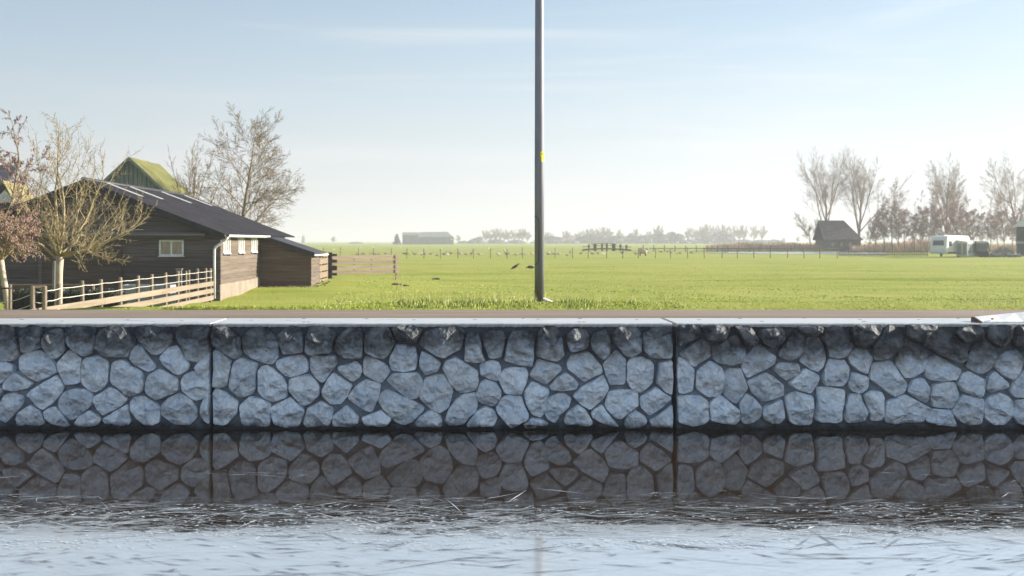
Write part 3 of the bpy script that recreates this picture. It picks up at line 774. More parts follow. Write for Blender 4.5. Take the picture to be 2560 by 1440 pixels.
# ------------------------------------------------------------------ the dark barn
XB = -8.66; dN, dF = 39.0, 53.0; dL = 46.3
YN, YF, YL = dN-D0, dF-D0, dL-D0
XA = wx(215, dN); ZA = wz(452, dN)       # ridge
ZE = 2.73; XW = 2*XA - XB                 # eave height, far side wall
slope = (ZA - ZE)/(XB - XA); ang = math.atan(slope)
barn = thing('barn', (XB, YN, 0.4), 'long dark timber barn with low anthracite roof and lean-to', 'barn')
def roof_z(x): return ZA - abs(x - XA)*slope
# carcass behind the boards
b = MB(); b.prism([(XW+.06, 0.2), (XB-.06, 0.2), (XB-.06, ZE-.12), (XA, ZA-.12), (XW+.06, ZE-.12)], YN+0.06, YF, 'y'); b.build('wall', wood_old, barn)
# gable boards
def board_x(bld, xa, xb, xa2, xb2, z0, z1, y, th=0.026, name='plank', m=wood_dark):
    "weatherboard: thicker at its foot"
    b = MB(); b.hexa([(xa, y-th, z0), (xb, y-th, z0), (xb, y+0.05, z0), (xa, y+0.05, z0), (xa2, y-th*0.35, z1), (xb2, y-th*0.35, z1), (xb2, y+0.05, z1), (xa2, y+0.05, z1)])
    return b.build(name, m, bld)
BH = 0.195
z = 0.35
XD0, XD1 = wx(104, dN), wx(303, dN)
while z < ZA - 0.12:
    z1 = min(z + BH - 0.012, ZA - 0.1)
    def xl_(zz): return max(XW, XA - (ZA - 0.09 - zz)/slope)
    def xr_(zz): return min(XB, XA + (ZA - 0.09 - zz)/slope)
    segs = [(xl_(z), xr_(z), xl_(z1), xr_(z1))]
    cut = XA + rng.choice([-2.5, 1.1, -0.6, 2.4]) 
    if segs[0][0] + .5 < cut < segs[0][1] - .5:
        segs = [(segs[0][0], cut-.003, segs[0][2], cut-.003), (cut+.003, segs[0][1], cut+.003, segs[0][3])]
    for s_ in segs: board_x(barn, *s_, z, z1, YN + rng.uniform(0, .006))
    z += BH
# sliding door with its boards, rail cover
door = MB().box(XD0, XD1, YN-0.075, YN-0.05, 0.42, 2.44).build('sliding_door', wood_old, barn)
z = 0.44
brown_board = M('brown_door_boards', (0.060, 0.042, 0.034), (0.11, 0.078, 0.06), 3.0, (0.25, 0.25, 9), 0.8, 0.5, 0.01, vary=0.16, fine=9)
while z < 2.40:
    board_x(door, XD0+.01, XD1-.01, XD0+.01, XD1-.01, z, min(z+0.15, 2.43), YN-0.125, 0.02, 'door_plank', brown_board); z += 0.16
for x_, w_ in ((XD0-0.05, .12), (XD1-.02, .05)):
    MB().box(x_, x_+w_, YN-0.155, YN-0.03, 0.41, 2.45).build('door_stile', wood_dark, door)
rail_m = M('grey_rail_boards', (0.20, 0.175, 0.155), (0.28, 0.245, 0.215), 3, (.3, .3, 8), rough=0.8, vary=.1)
xr0, xr1 = wx(88, dN), wx(515, dN)
MB().hexa([(xr0, YN-.26, 2.60), (xr1, YN-.26, 2.60), (xr1, YN-.02, 2.68), (xr0, YN-.02, 2.68), (xr0, YN-.27, 2.64), (xr1, YN-.27, 2.64), (xr1, YN-.02, 2.72), (xr0, YN-.02, 2.72)]).build('rail_cover', rail_m, barn)
MB().box(xr0, xr1-.06, YN-.165, YN-.03, 2.455, 2.595).build('rail_board', wood_dark, barn)
# gable window
def window_x(bld, x0, x1, z0, z1, y, n, pm, fr=0.05):
    w = MB(); w.box(x0, x1, y-.03, y+.02, z0, z0+fr).box(x0, x1, y-.03, y+.02, z1-fr, z1)
    for k in range(n+1):
        xx = x0 + (x1-x0-fr)*k/n; w.box(xx, xx+fr, y-.031, y+.02, z0+fr, z1-fr)
    o = w.build('window', white_m, bld)
    for k in range(n):
        xa = x0 + (x1-x0-fr)*k/n + fr; xb = x0 + (x1-x0-fr)*(k+1)/n
        MB().box(xa, xb, y-.008, y+.012, z0+fr, z1-fr).build('pane', pm, o)
    return o
wg = window_x(barn, wx(399, dN), wx(460, dN), wz(639.5, dN), wz(600, dN), YN-.03, 2, pane_m, .055)
MB().box(wx(397, dN), wx(462, dN), YN-.10, YN-.02, wz(642, dN), wz(639.7, dN)).build('sill', white_m, wg)
# long side wall facing the meadow
ZP = 0.92
b = MB(); b.box(XB-.05, XB+.035, YN-.01, YL+.02, 0.1, ZP); b.build('plinth', plinth_m, barn)
def board_y(bld, y0, y1, z0, z1, x, th=0.026, name='plank', m=wood_side):
    b = MB(); b.hexa([(x-.05, y0, z0), (x+th, y0, z0), (x+th, y1, z0), (x-.05, y1, z0), (x-.05, y0, z1), (x+th*.35, y0, z1), (x+th*.35, y1, z1), (x-.05, y1, z1)])
    return b.build(name, m, bld)
wy = [(39.45, 40.55), (42.0, 43.05), (44.45, 45.6)]
z = ZP
while z < ZE - 0.05:
    z1 = min(z+.155, ZE-.03)
    cuts = [YN] + ([YN + rng.uniform(2, 6)] if rng.random() < .6 else []) + [YL+.02]
    spans = [(cuts[i]+.002, cuts[i+1]-.002) for i in range(len(cuts)-1)]
    for a_, b_ in spans:
        if z1 > 2.02 and z < 2.56:                   # leave the window openings free
            xs_ = [a_]
            for w0, w1 in wy:
                w0 -= D0; w1 -= D0
                if w0 < b_ and w1 > a_: xs_ += [max(w0, a_), min(w1, b_)]
            xs_.append(b_)
            for k in range(0, len(xs_), 2):
                if xs_[k+1] - xs_[k] > .03: board_y(barn, xs_[k], xs_[k+1], z, z1, XB+.01)
        else: board_y(barn, a_, b_, z, z1, XB+.01)
    z += .162
MB().box(XB-.04, XB+.05, YN-.045, YN+.04, ZP, ZE-.02).build('corner_board', wood_dark, barn)
for w0, w1 in wy:
    y0, y1 = w0-D0, w1-D0
    w = MB(); fr = .055
    w.box(XB-.02, XB+.05, y0, y1, 1.99, 2.045).box(XB-.02, XB+.05, y0, y1, 2.545, 2.60)
    for k in range(4):
        yy = y0 + (y1-y0-fr)*k/3; w.box(XB-.02, XB+.051, yy, yy+fr, 2.045, 2.545)
    o = w.build('window', white_m, barn)
    MB().box(XB, XB+.075, y0-.03, y1+.03, 1.955, 1.988).build('sill', white_m, o)
    for k in range(3):
        ya = y0 + (y1-y0-fr)*k/3 + fr; yb = y0 + (y1-y0-fr)*(k+1)/3
        MB().box(XB-.01, XB+.012, ya, yb, 2.045, 2.545).build('pane', pane_lit, o)
# roof: overlapping corrugated sheets, three courses
OV = 0.30                                    # eave overhang measured down the slope
SL = math.hypot(XB-XA, ZA-ZE)
ux, uz = math.cos(ang), -math.sin(ang)
def sheet(width, length, per=0.177, amp=0.024, th=0.006):
    b = MB(); n = max(4, int(width/per*6)); vs = []
    for i in range(n+1):
        y = width*i/n; hgt = amp*math.sin(2*math.pi*y/per)
        for s_ in (0, length): vs.append((s_*ux - uz*0 + hgt*math.sin(ang), y, s_*uz + hgt*math.cos(ang)))
        for s_ in (0, length): vs.append((s_*ux + (hgt-th)*math.sin(ang), y, s_*uz + (hgt-th)*math.cos(ang)))
    fs = []
    for i in range(n):
        a = i*4; c = a+4
        fs += [(a, a+1, c+1, c), (a+2, c+2, c+3, a+3), (a+1, a+3, c+3, c+1), (a, c, c+2, a+2)]
    b.add(vs, fs); return b
y0r, y1r = YN-0.28, YF+0.25
ncol = 15; cw = (y1r-y0r)/ncol; nrow = 3; rl = (SL+OV)/nrow
proto = None
for i in range(ncol):
    for j in range(nrow):
        s0 = rl*j
        base = Vector((XA + s0*ux + 0.012*(nrow-j)*math.sin(ang), y0r + cw*i, ZA + s0*uz + 0.012*(nrow-j)*math.cos(ang)))
        if proto is None:
            o = sheet(cw+.04, rl+.09).build('roof_sheet', roof_m); proto = o
        else:
            o = proto.copy(); col.objects.link(o)
        o.parent = barn; o.location = base - barn.location + Vector((0, rng.uniform(-.004, .004), 0.004*(i % 2) + rng.uniform(-.002, .002)))
b = MB(); b.hexa([(XW-.3, y0r, roof_z(XW-.3)-.03), (XA, y0r, ZA-.03), (XA, y1r, ZA-.03), (XW-.3, y1r, roof_z(XW-.3)-.03), (XW-.3, y0r, roof_z(XW-.3)+.02), (XA, y0r, ZA+.02), (XA, y1r, ZA+.02), (XW-.3, y1r, roof_z(XW-.3)+.02)])
tag(b.build('roof', roof_m, barn), label='hidden far slope of the barn roof')
b = MB(); b.tube([(XA, y0r-.02, ZA+.03), (XA, y1r, ZA+.03)], 0.085, 8); b.build('ridge_cap', roof_m, barn, smooth=True)
for (xa, xb) in ((XW-.3, XA), (XA, XB+.26)):
    b = MB(); za_, zb_ = roof_z(xa) - .10, roof_z(xb) - .10
    b.hexa([(xa, y0r-.035, za_-.06), (xb, y0r-.035, zb_-.06), (xb, y0r+.0, zb_-.06), (xa, y0r+.0, za_-.06), (xa, y0r-.035, za_+.13), (xb, y0r-.035, zb_+.13), (xb, y0r, zb_+.13), (xa, y0r, za_+.13)])
    b.build('verge_board', roof_edge, barn)
# translucent strips below the ridge
for px in (255, 313, 393, 452):
    d_ = dN*(VX-215)/(VX-px) + .15
    if d_ + .55 > dF: d_ = dF - .6
    a = Vector((XA + .12*ux, d_ - D0, ZA + .12*uz)); o = sheet(0.36, 1.3, amp=.02).build('skylight', skylight_m)
    o.parent = barn; o.location = a - barn.location + Vector((.05*math.sin(ang), 0, .05*math.cos(ang)+.008))
# gutter and downpipe
def gutter(x, y0, y1, z, r, name='gutter'):
    prof = [(x + r*math.cos(a), z + r*math.sin(a)) for a in np.linspace(math.pi, 2*math.pi, 7)]
    prof += [(x + (r-.008)*math.cos(a), z + (r-.008)*math.sin(a)) for a in np.linspace(2*math.pi, math.pi, 7)]
    b = MB(); n = len(prof)
    b.add([(u, y0, w) for u, w in prof] + [(u, y1, w) for u, w in prof], [tuple(range(n))[::-1], tuple(range(n, 2*n))] + [(i, (i+1) % n, (i+1) % n + n, i+n) for i in range(n)])
    return b.build(name, white_m, barn)
gutter(XB+.335, YN-.32, YL+.25, ZE-.105, .085)
b = MB(); b.tube([(XB+.33, YN-.20, ZE-.17), (XB+.28, YN-.20, ZE-.26), (XB-.10, YN-.13, ZE-.52), (XB-.15, YN-.10, ZE-.62), (XB-.15, YN-.10, 0.45)], .045, 10); b.build('downpipe', white_m, barn, smooth=True)
# lean-to against the far part of the side wall
XS = wx(778, dL); z_in, z_out = wz(590, dL), wz(633, dL)
sl2 = (z_in - z_out)/(XS - XB)
b = MB(); b.prism([(XB, .2), (XS-.05, .2), (XS-.05, z_out-.05), (XB, z_in-.05)], YL+.05, 49.6-D0, 'y') 
b.build('lean_to_wall', wood_old, barn)
brown2 = M('red_brown_boards', (0.085, 0.055, 0.042), (0.15, 0.105, 0.08), 3.0, (0.25, 0.25, 9), 0.8, 0.5, 0.01, vary=0.16, fine=9)
z = 0.45
while z < z_in - .06:
    z1 = min(z+.163, z_in-.04)
    xe = lambda zz: min(XS, XB + (z_in - .03 - zz)/sl2)
    if xe(z) > XB + .06: board_x(barn, XB+.03, xe(z), XB+.03, max(xe(z1), XB+.04), z, z1, YL+.02, .024, 'lean_to_plank', brown2)
    z += .172
yS1 = 48.7 - D0
z = 0.45
while z < z_out - .05:
    board_y(barn, YL+.0, yS1, z, min(z+.16, z_out-.03), XS-.01, .022, 'lean_to_plank'); z += .168
xo = wx(786, dL-.2)
b = MB(); za_, zb_ = z_in + .06, z_in + .06 - (xo - XB)*sl2
y0_, y1_ = YL - .22, 49.8 - D0
b.hexa([(XB+.04, y0_, za_-.05), (xo, y0_, zb_-.05), (xo, y1_, zb_-.05), (XB+.04, y1_, za_-.05), (XB+.04, y0_, za_), (xo, y0_, zb_), (xo, y1_, zb_), (XB+.04, y1_, za_)])
b.build('lean_to_roof', roof_m, barn)
b = MB(); b.hexa([(XB+.04, y0_-.03, za_-.17), (xo+.01, y0_-.03, zb_-.15), (xo+.01, y0_-.002, zb_-.15), (XB+.04, y0_-.002, za_-.17), (XB+.04, y0_-.03, za_+.02), (xo+.01, y0_-.03, zb_+.02), (xo+.01, y0_-.002, zb_+.02), (XB+.04, y0_-.002, za_+.02)])
b.build('verge_board', roof_edge, barn)
gutter(xo+.06, y0_, y1_, zb_-.07, .065)
# earth and dead leaves along the foot of the lean-to
b = MB()
for k in range(200):
    x = rng.uniform(XB-.1, XS+.45); d_ = dL - .1 - abs(rng.gauss(0, .28)) if x < XS else rng.uniform(46.0, 49.5)
    z = gz(x, d_); s_ = rng.uniform(.015, .05); b.ball((x, d_-D0, z+s_*.2), (s_*1.3, s_*1.3, s_*.8), 6, 4, .35)
o = b.build('leaf_litter', soil_m); tag(o, 'brown earth and leaf litter along the lean-to foot', 'leaf litter', kind='stuff')

# ------------------------------------------------------------------ slatted fence, gate post and gate by the lean-to
wood_side2 = M('weathered_slats', (0.15, 0.108, 0.075), (0.22, 0.165, 0.12), 3.0, (0.25, 0.25, 9), 0.85, 0.4, 0.01, vary=0.12)
t = thing('slat_fence', (XS, yS1, gz(XS, 50)), 'short sunlit slatted fence joining lean-to and gate post', 'fence')
ye = 51.6 - D0
for (z0, z1) in ((1.72, 1.9), (1.41, 1.66), (1.11, 1.35), (.81, 1.05), (.5, .75)):
    MB().box(XS-.02, XS+.015, yS1+.01, ye, z0, z1).build('board', wood_side2, t)
for yy in (yS1+.7, yS1+1.9, ye-.1):
    MB().box(XS-.12, XS-.021, yy, yy+.1, .4, 1.93).build('post', wood_post, t)
dg = 52.0
t = thing('gate_post', (wx(826, dg), dg-D0, gz(-6.3, dg)), 'dark stout gate post carrying short shaded board stubs', 'gate post')
MB().bbox(wx(820, dg), wx(831, dg), dg-D0-.1, dg-D0+.1, .5, wz(631, dg), .015).build('post', wood_old, t)
for (ya, yb) in ((634.5, 640.5), (649, 657), (664, 676), (682, 688.5)):
    MB().box(wx(815, dg), wx(843.5, dg), dg-D0-.14, dg-D0-.103, wz(yb, dg), wz(ya, dg)).build('board', wood_old, t)
ga = R(33); gx0 = wx(829, 52.15); gy0 = 52.15 - D0; GL = 3.02/ math.cos(ga) * .97
t = thing('field_gate', (gx0, gy0, gz(gx0+1, 53)), 'pale wooden four-bar field gate standing beside the lean-to', 'gate')
def gp(s_, o, z): return (gx0 + s_*math.cos(ga) - o*math.sin(ga), gy0 + s_*math.sin(ga) + o*math.cos(ga), z)
def gbar(s0, s1, z0, z1, o0, o1, name):
    MB().hexa([gp(s0,o0,z0), gp(s1,o0,z0), gp(s1,o1,z0), gp(s0,o1,z0), gp(s0,o0,z1), gp(s1,o0,z1), gp(s1,o1,z1), gp(s0,o1,z1)]).build(name, wood_gate, t)
for (za_, zb_) in ((1.575, 1.755), (1.34, 1.505), (1.11, 1.265), (.89, 1.05)): gbar(0.0, GL, za_, zb_, 0, .03, 'bar')
gbar(GL-.17, GL+.002, .895, 1.75, -.035, -.002, 'stile'); gbar(0.02, .14, .895, 1.75, .033, .065, 'stile')
for s_ in (1.15, 2.05): gbar(s_, s_+.06, .9, 1.74, .032, .06, 'strut')
gbar(GL-.1, GL+.0, .45, .9, .04, .10, 'foot')

# ------------------------------------------------------------------ rope-and-board fence along the yard
XF = -8.86
t = thing('yard_fence', (XF, 26-D0, 0.4), 'pale post-and-rope fence with three long boards along the yard', 'fence')
pd = [24.4, 25.9, 27.2, 28.7, 30.1, 31.5, 32.9, 34.2, 35.15, 35.6, 36.7, 37.9, 38.55]
tops = {}
def fpost(x, d, ztop, r=.06):
    h_ = ztop - .25; b = MB(); lean = rng.uniform(-.02, .02)
    b.tube([(x, d-D0, .25), (x+lean*.5, d-D0, .25+h_*.5), (x+lean, d-D0, ztop-.015), (x+lean, d-D0, ztop)], [r*1.03, r, r*.97, r*.78], 10); b.build('post', wood_post, t, smooth=False)
for i, d in enumerate(pd):
    fpost(XF + rng.uniform(-.02, .02), d, 1.50 + rng.uniform(-.02, .03), .048 if i not in (8, 9) else .036)
for x_, d_, zt_ in ((wx(111, 23.0), 23.0, 1.50), (wx(83, 22.9), 22.9, 1.50)): fpost(x_, d_, zt_, .05)
MB().beam((wx(80, 22.9), 22.9-D0, 1.485), (wx(114, 23), 23-D0, 1.485), .05, .05).build('brace', wood_pale, t)
chain = [(wx(-40, 24), 24.2), (wx(83, 22.9), 22.9), (wx(111, 23.0), 23.0)] + [(XF, d) for d in pd]
for hh in (1.40, 1.19, .97):
    for i in range(len(chain)-1):
        (xa, da), (xb, db) = chain[i], chain[i+1]; sag = .02 if i else .12
        zo = -.0 if i > 1 else -.02
        pts = [(xa + (xb-xa)*u + .055, da + (db-da)*u - D0, hh + zo - (0.28*(1-u) if i == 0 else 0) - sag*4*u*(1-u)*.6 + rng.uniform(-.004, .004)) for u in np.linspace(0, 1, 7)]
        MB().tube(pts, .0085, 5).build('rope', rope_m, t, smooth=True)
for z0, z1 in ((.90, 1.05), (.66, .81), (.42, .57)):
    ys = [22.4, 27.2, 32.2, 38.62]
    for k in range(3):
        MB().hexa([(XF+.065, ys[k]-D0+.004, z0), (XF+.095, ys[k]-D0+.004, z0), (XF+.095, ys[k+1]-D0-.004, z0), (XF+.065, ys[k+1]-D0-.004, z0), (XF+.065, ys[k]-D0+.004, z1), (XF+.095, ys[k]-D0+.004, z1), (XF+.095, ys[k+1]-D0-.004, z1), (XF+.065, ys[k+1]-D0-.004, z1)]).build('board', wood_pale, t)
# things standing in the yard
hx0, hx1, hd0, hd1, hz = wx(28, 30), wx(300, 30), 29.6, 30.5, wz(727, 30)
t = thing('hedge', ((hx0+hx1)/2, 30-D0, .4), 'low dark clipped hedge behind the rope fence', 'hedge')
MB().box(hx0+.06, hx1-.06, hd0-D0+.06, hd1-D0-.06, .38, hz-.06).build('branches', wood_old, t)
b = MB()
for k in range(5200):
    f = rng.random()
    x = rng.uniform(hx0, hx1); y = rng.uniform(hd0, hd1)-D0; z = rng.uniform(.4, hz)
    if f < .6: y = hd0 - D0 + rng.uniform(-.03, .07)
    elif f < .85: z = hz + rng.uniform(-.06, .04)
    else: x = rng.choice([hx0, hx1]) + rng.uniform(-.05, .05)
    s_ = rng.uniform(.018, .04); a = Vector((rng.gauss(0,1), rng.gauss(0,1), rng.gauss(0,1))).normalized(); c_ = a.orthogonal().normalized()*s_; e = a.cross(c_).normalized()*s_*.6
    p = Vector((x, y, z)); b.add([p-c_, p-e, p+c_, p+e], [(0,1,2,3)])
tag(b.build('foliage', hedge_m, t), kind='stuff')
t = thing('board_rail', (wx(120, 33), 33-D0, .4), 'low brown board rail behind the dark hedge', 'rail')
MB().box(wx(-60, 33), wx(232, 33), 33-D0-.03, 33-D0, wz(727, 33), wz(713.5, 33)).build('board', brown2, t)
MB().box(wx(-60, 33), wx(232, 33), 33-D0-.06, 33-D0+.02, wz(713.4, 33), wz(710.5, 33)).build('cap', wood_gate, t)  # paler strip paints the lit rim along the board's top
for px in (-30, 100, 230): MB().box(wx(px, 33)-.05, wx(px, 33)+.05, 33-D0+.002, 33-D0+.09, .35, wz(714, 33)).build('post', wood_post, t)
t = thing('trough', (wx(370, 37), 37-D0, .4), 'pale grey concrete feed trough in front of the barn', 'trough')
trm = M('grey_concrete', (0.26, 0.27, 0.29), (0.34, 0.35, 0.37), 5, rough=.9)
xa, xb, ya, yb, zt_ = wx(306, 37), wx(432, 37), 36.7-D0, 37.5-D0, wz(712, 37)
b = MB(); b.bbox(xa, xb, ya, ya+.08, .38, zt_, .012).bbox(xa, xb, yb-.08, yb, .38, zt_, .012).bbox(xa, xa+.08, ya+.081, yb-.081, .38, zt_-.004, .012).bbox(xb-.08, xb, ya+.081, yb-.081, .38, zt_-.004, .012); b.build('basin', trm, t)
MB().box(xa+.081, xb-.081, ya+.081, yb-.081, .4, .6).build('floor', trm, t)
t = thing('grey_board', (wx(441, 36), 36.3-D0, .4), 'weathered grey upright board between rope fence posts', 'board')
gbm = M('grey_weathered_board', (.20, .19, .18), (.3, .29, .27), 4, (3, 3, .5), rough=.9)
MB().bbox(wx(434, 36), wx(448, 36), 36.3-D0, 36.36-D0, .38, wz(675, 36), .008).build('upright', gbm, t)
MB().bbox(wx(432, 36), wx(450, 36), 36.28-D0, 36.38-D0, wz(675, 36)+.002, wz(672, 36), .008).build('cap', gbm, t)
t = thing('grey_post', (wx(136, 31), 31-D0, .4), 'weathered grey post standing behind the fruit tree trunk', 'post')
MB().tube([(wx(136, 31), 31-D0, .3), (wx(136, 31), 31-D0, 1.3), (wx(137, 31), 31-D0, wz(655, 31))], [.062, .058, .055], 9).build('shaft', gbm, t)
MB().lathe([(.06, 0), (.045, .02), (.01, .03)], (wx(137, 31), 31-D0, wz(655, 31)-.004), 9).build('cap', gbm, t)

# ------------------------------------------------------------------ green-roofed barn behind
dg = 60.0; YG = dg - D0
ax, az = wx(325, dg), wz(393, dg); half = 3.9; ez = az - half*.93; lg = 5.6
t = thing('green_barn', (ax, YG, .4), 'olive boarded barn with steep mossy green roof behind the dark barn', 'barn')
b = MB(); b.prism([(ax-half+.1, .3), (ax+half-.1, .3), (ax+half-.1, ez), (ax, az-.12), (ax-half+.1, ez)], YG+.05, YG+lg, 'y'); b.build('wall', olive_m, t)
w = .235; k = 0; x = ax - half + .1
while x < ax + half - .1:
    x1 = min(x + w - .035, ax+half-.1)
    zz = lambda q: az - .10 - abs(q-ax)*.93
    mid = []
    b = MB()
    pl = [(x, .35), (x1, .35), (x1, zz(x1))] + ([(ax, zz(ax))] if x < ax < x1 else []) + [(x, zz(x))]
    b.prism(pl, YG-.015 - .012*(k % 2), YG+.052, 'y'); b.build('board', olive_m, t); x += w; k += 1
for s_ in (-1, 1):
    b = MB(); xe = ax + s_*(half+.35); zee = az - (half+.35)*.93
    nseg = 12; vs = []
    for i in range(nseg+1):
        yy = YG - .2 + (lg+.4)*i/nseg
        for j in range(9):
            u = j/8; vs.append((ax + (xe-ax)*u, yy + (0.9*u*0 if True else 0), az + (zee-az)*u + rng.uniform(-.02, .02)))
    fs = [(i*9+j, (i+1)*9+j, (i+1)*9+j+1, i*9+j+1) for i in range(nseg) for j in range(8)]
    if s_ > 0: fs = [f[::-1] for f in fs]
    b.add(vs, fs); b.hexa([(ax, YG-.2, az-.06), (xe, YG-.2, zee-.06), (xe, YG+lg+.2, zee-.06), (ax, YG+lg+.2, az-.06), (ax, YG-.2, az-.03), (xe, YG-.2, zee-.03), (xe, YG+lg+.2, zee-.03), (ax, YG+lg+.2, az-.03)])
    b.build('roof', moss_m, t, smooth=True)
    b = MB(); b.hexa([(ax, YG-.235, az-.17), (xe, YG-.235, zee-.17), (xe, YG-.203, zee-.17), (ax, YG-.203, az-.17), (ax, YG-.235, az+.03), (xe, YG-.235, zee+.03), (xe, YG-.203, zee+.03), (ax, YG-.203, az+.03)]); b.build('verge_board', olive_m, t)

# ------------------------------------------------------------------ white-gabled house at the edge of the yard
dh = 63.0; YH = dh - D0; hxr = wx(26, dh)
brick = M('dark_brick', (.10, .05, .04), (.16, .085, .065), 4, rough=.9)
t = thing('house', (hxr-3, YH, .4), 'dark tiled house with small white gable behind the reddish tree', 'house')
MB().box(hxr-7, hxr-.3, YH, YH+7, .2, wz(506, dh)).build('wall', brick, t)
gx_, gzz = wx(13, dh), wz(452, dh); ze_ = wz(506, dh)
MB().prism([(gx_-.75, ze_), (gx_+.28+.3, ze_), (gx_+.02, wz(474, dh))], YH-.05, YH+.3, 'y').build('gable', white_m, t)
for s_, x_ in ((-1, gx_-1.05), (1, gx_+.62)):
    b = MB(); b.hexa([(gx_, YH-.3, gzz-.12), (x_, YH-.3, ze_-.1), (x_, YH+3, ze_-.1), (gx_, YH+3, gzz-.12), (gx_, YH-.3, gzz), (x_, YH-.3, ze_+.02), (x_, YH+3, ze_+.02), (gx_, YH+3, gzz)]); b.build('bargeboard', M('olive_bargeboard', (.17, .15, .06), (.24, .2, .09), 4), t)
b = MB(); b.hexa([(hxr-8, YH+.0, ze_+.06), (hxr-.9, YH+.0, ze_+.06), (hxr-.9, YH+3.5, ze_+2.1), (hxr-8, YH+3.5, ze_+2.1), (hxr-8, YH-.1, ze_+.2), (hxr-.9, YH-.1, ze_+.2), (hxr-.9, YH+3.5, ze_+2.3), (hxr-8, YH+3.5, ze_+2.3)]); b.build('roof', tile_m, t)
# ------------------------------------------------------------------ bare winter trees
def rot_dir(d, ang_, az, r):
    o = d.orthogonal().normalized(); o.rotate(Matrix.Rotation(az, 3, d)); 
    return (d*math.cos(ang_) + o*math.sin(ang_)).normalized()
class Tree:
    def __init__(s, seed, minr=0.006): s.r = random.Random(seed); s.t = MB(); s.c = MB(); s.tips = []; s.minr = minr; s.nodes = []
    def limb(s, p, d, length, r0, level, P):
        pr = P[min(level, len(P)-1)]; r = s.r
        n = max(2, int(pr.get('seg', 5))); step = length/n
        pts = [Vector(p)]; rad = [max(r0, s.minr)]; d = Vector(d).normalized(); dirs = [d]
        r1 = max(r0*pr.get('taper', .35), s.minr)
        for i in range(n):
            d = (d + Vector((r.gauss(0,1), r.gauss(0,1), r.gauss(0,1)))*pr.get('wig', .12) + Vector((0,0,1))*pr.get('up', .0)*(1 - .5*i/n)).normalized()
            if 'droop' in pr: d = (d - Vector((0,0,1))*pr['droop']*(i/n)).normalized()
            pts.append(pts[-1] + d*step); rad.append(max(r0 + (r1-r0)*(i+1)/n, s.minr)); dirs.append(d)
        sides = (10, 6, 4, 3, 3)[min(level, 4)]
        (s.t if level == 0 else s.c).tube(pts, rad, sides, cap=(level == 0))
        if level >= len(P)-1:
            s.tips.append((pts[-1], dirs[-1])); s.nodes += pts[1:]; return
        k = pr['n']; k = int(r.uniform(k*.8, k*1.2) + .5)
        st = pr.get('start', .3); az = r.uniform(0, 6.28)
        for j in range(k):
            u = st + (1-st)*((j + r.random()*.8)/k); u = min(u, .995)
            i = min(int(u*n), n-1); f = u*n - i
            q = pts[i].lerp(pts[i+1], f); az += 2.4 + r.gauss(0, .3)
            a = R(r.uniform(*pr['ang'])); nd_ = rot_dir(dirs[i+1], a, az, r)
            ln = length*r.uniform(*pr['len'])*(1 - pr.get('tipf', .45)*u)
            rr = max((rad[i] + (rad[i+1]-rad[i])*f)*pr.get('rr', .55), s.minr)
            s.limb(q, nd_, ln, rr, level+1, P)
        if pr.get('cont', True): s.limb(pts[-1], dirs[-1], length*r.uniform(.25, .45), rad[-1], level+1, P)
    def finish(s, name, loc, label, cat, group, tm, cm, extra=None, extra_name='catkins'):
        t = thing(name, loc, label, cat, group)
        s.t.build('trunk', tm, t, smooth=True); s.c.build('crown', cm, t, smooth=True)
        if extra: extra.build(extra_name, catkin_m if extra_name == 'catkins' else alder_m, t)
        return t
def catkins(tr, n, size, down=True, spread=.02):
    b = MB(); r = tr.r; nodes = tr.nodes
    for k in range(n):
        p = nodes[r.randrange(len(nodes))] + Vector((r.gauss(0, spread), r.gauss(0, spread), r.gauss(0, spread)))
        ln = size*r.uniform(.6, 1.4); w = size*.22
        if down: a = Vector((r.gauss(0, .25), r.gauss(0, .25), -1)).normalized()*ln
        else: a = Vector((r.gauss(0, 1), r.gauss(0, 1), r.gauss(0, 1))).normalized()*ln
        c_ = a.orthogonal().normalized(); c_.rotate(Matrix.Rotation(r.uniform(0, 6.28), 3, a.normalized())); e = a.normalized().cross(c_)*w; c_ = c_*w
        b.add([p, p+a*.5+c_, p+a*.5-c_*.5+e*.86, p+a*.5-c_*.5-e*.86, p+a], [(0,1,2),(0,2,3),(0,3,1),(4,2,1),(4,3,2),(4,1,3)])
    return b

# pruned fruit tree in front of the barn
dt = 29.0; tx, ty = wx(147, dt), dt - D0
tr = Tree(21, .0042)
fork = Vector((tx + .03, ty, wz(640, dt)))
tr.t.tube([(tx-.03, ty, .25), (tx-.02, ty, .5), (tx, ty, 1.1), (tx+.01, ty, 1.6), fork], [.13, .105, .093, .088, .10], 12)
Pm = [dict(n=1, ang=(20, 40), len=(.5, .8)),
      dict(n=10, seg=8, wig=.13, up=.04, start=.2, ang=(25, 65), len=(.4, .8), rr=.42, taper=.3, tipf=.3),
      dict(n=7, seg=6, wig=.16, up=.2, start=.15, ang=(20, 50), len=(.25, .55), rr=.55, taper=.4),
      dict(n=6, seg=4, wig=.2, up=.10, start=.1, ang=(35, 75), len=(.2, .45), rr=.6, taper=.5),
      dict(seg=2, wig=.12, up=.08, taper=.6)]
for d_, ln, r_ in (((.9, .05, .16), 2.0, .06), ((.75, -.45, .35), 1.5, .045), ((-.75, -.2, .5), 1.15, .045), ((-.5, .6, .5), 1.3, .042), ((.3, .75, .5), 1.4, .042), ((.1, -.8, .55), 1.0, .04),
                   ((-.26, .08, 1), 2.7, .05), ((.10, .1, 1), 2.6, .048), ((.40, .0, 1), 2.4, .045), ((-.5, .0, .8), 1.7, .042)):
    tr.limb(fork - Vector((0, 0, rng.uniform(0, .12))), d_, ln, r_, 1, Pm)
tr.finish('fruit_tree', (tx, ty, .4), 'pruned lichen-covered fruit tree with bare upright shoots before the barn', 'tree', None, bark_trunk, bark_lime)

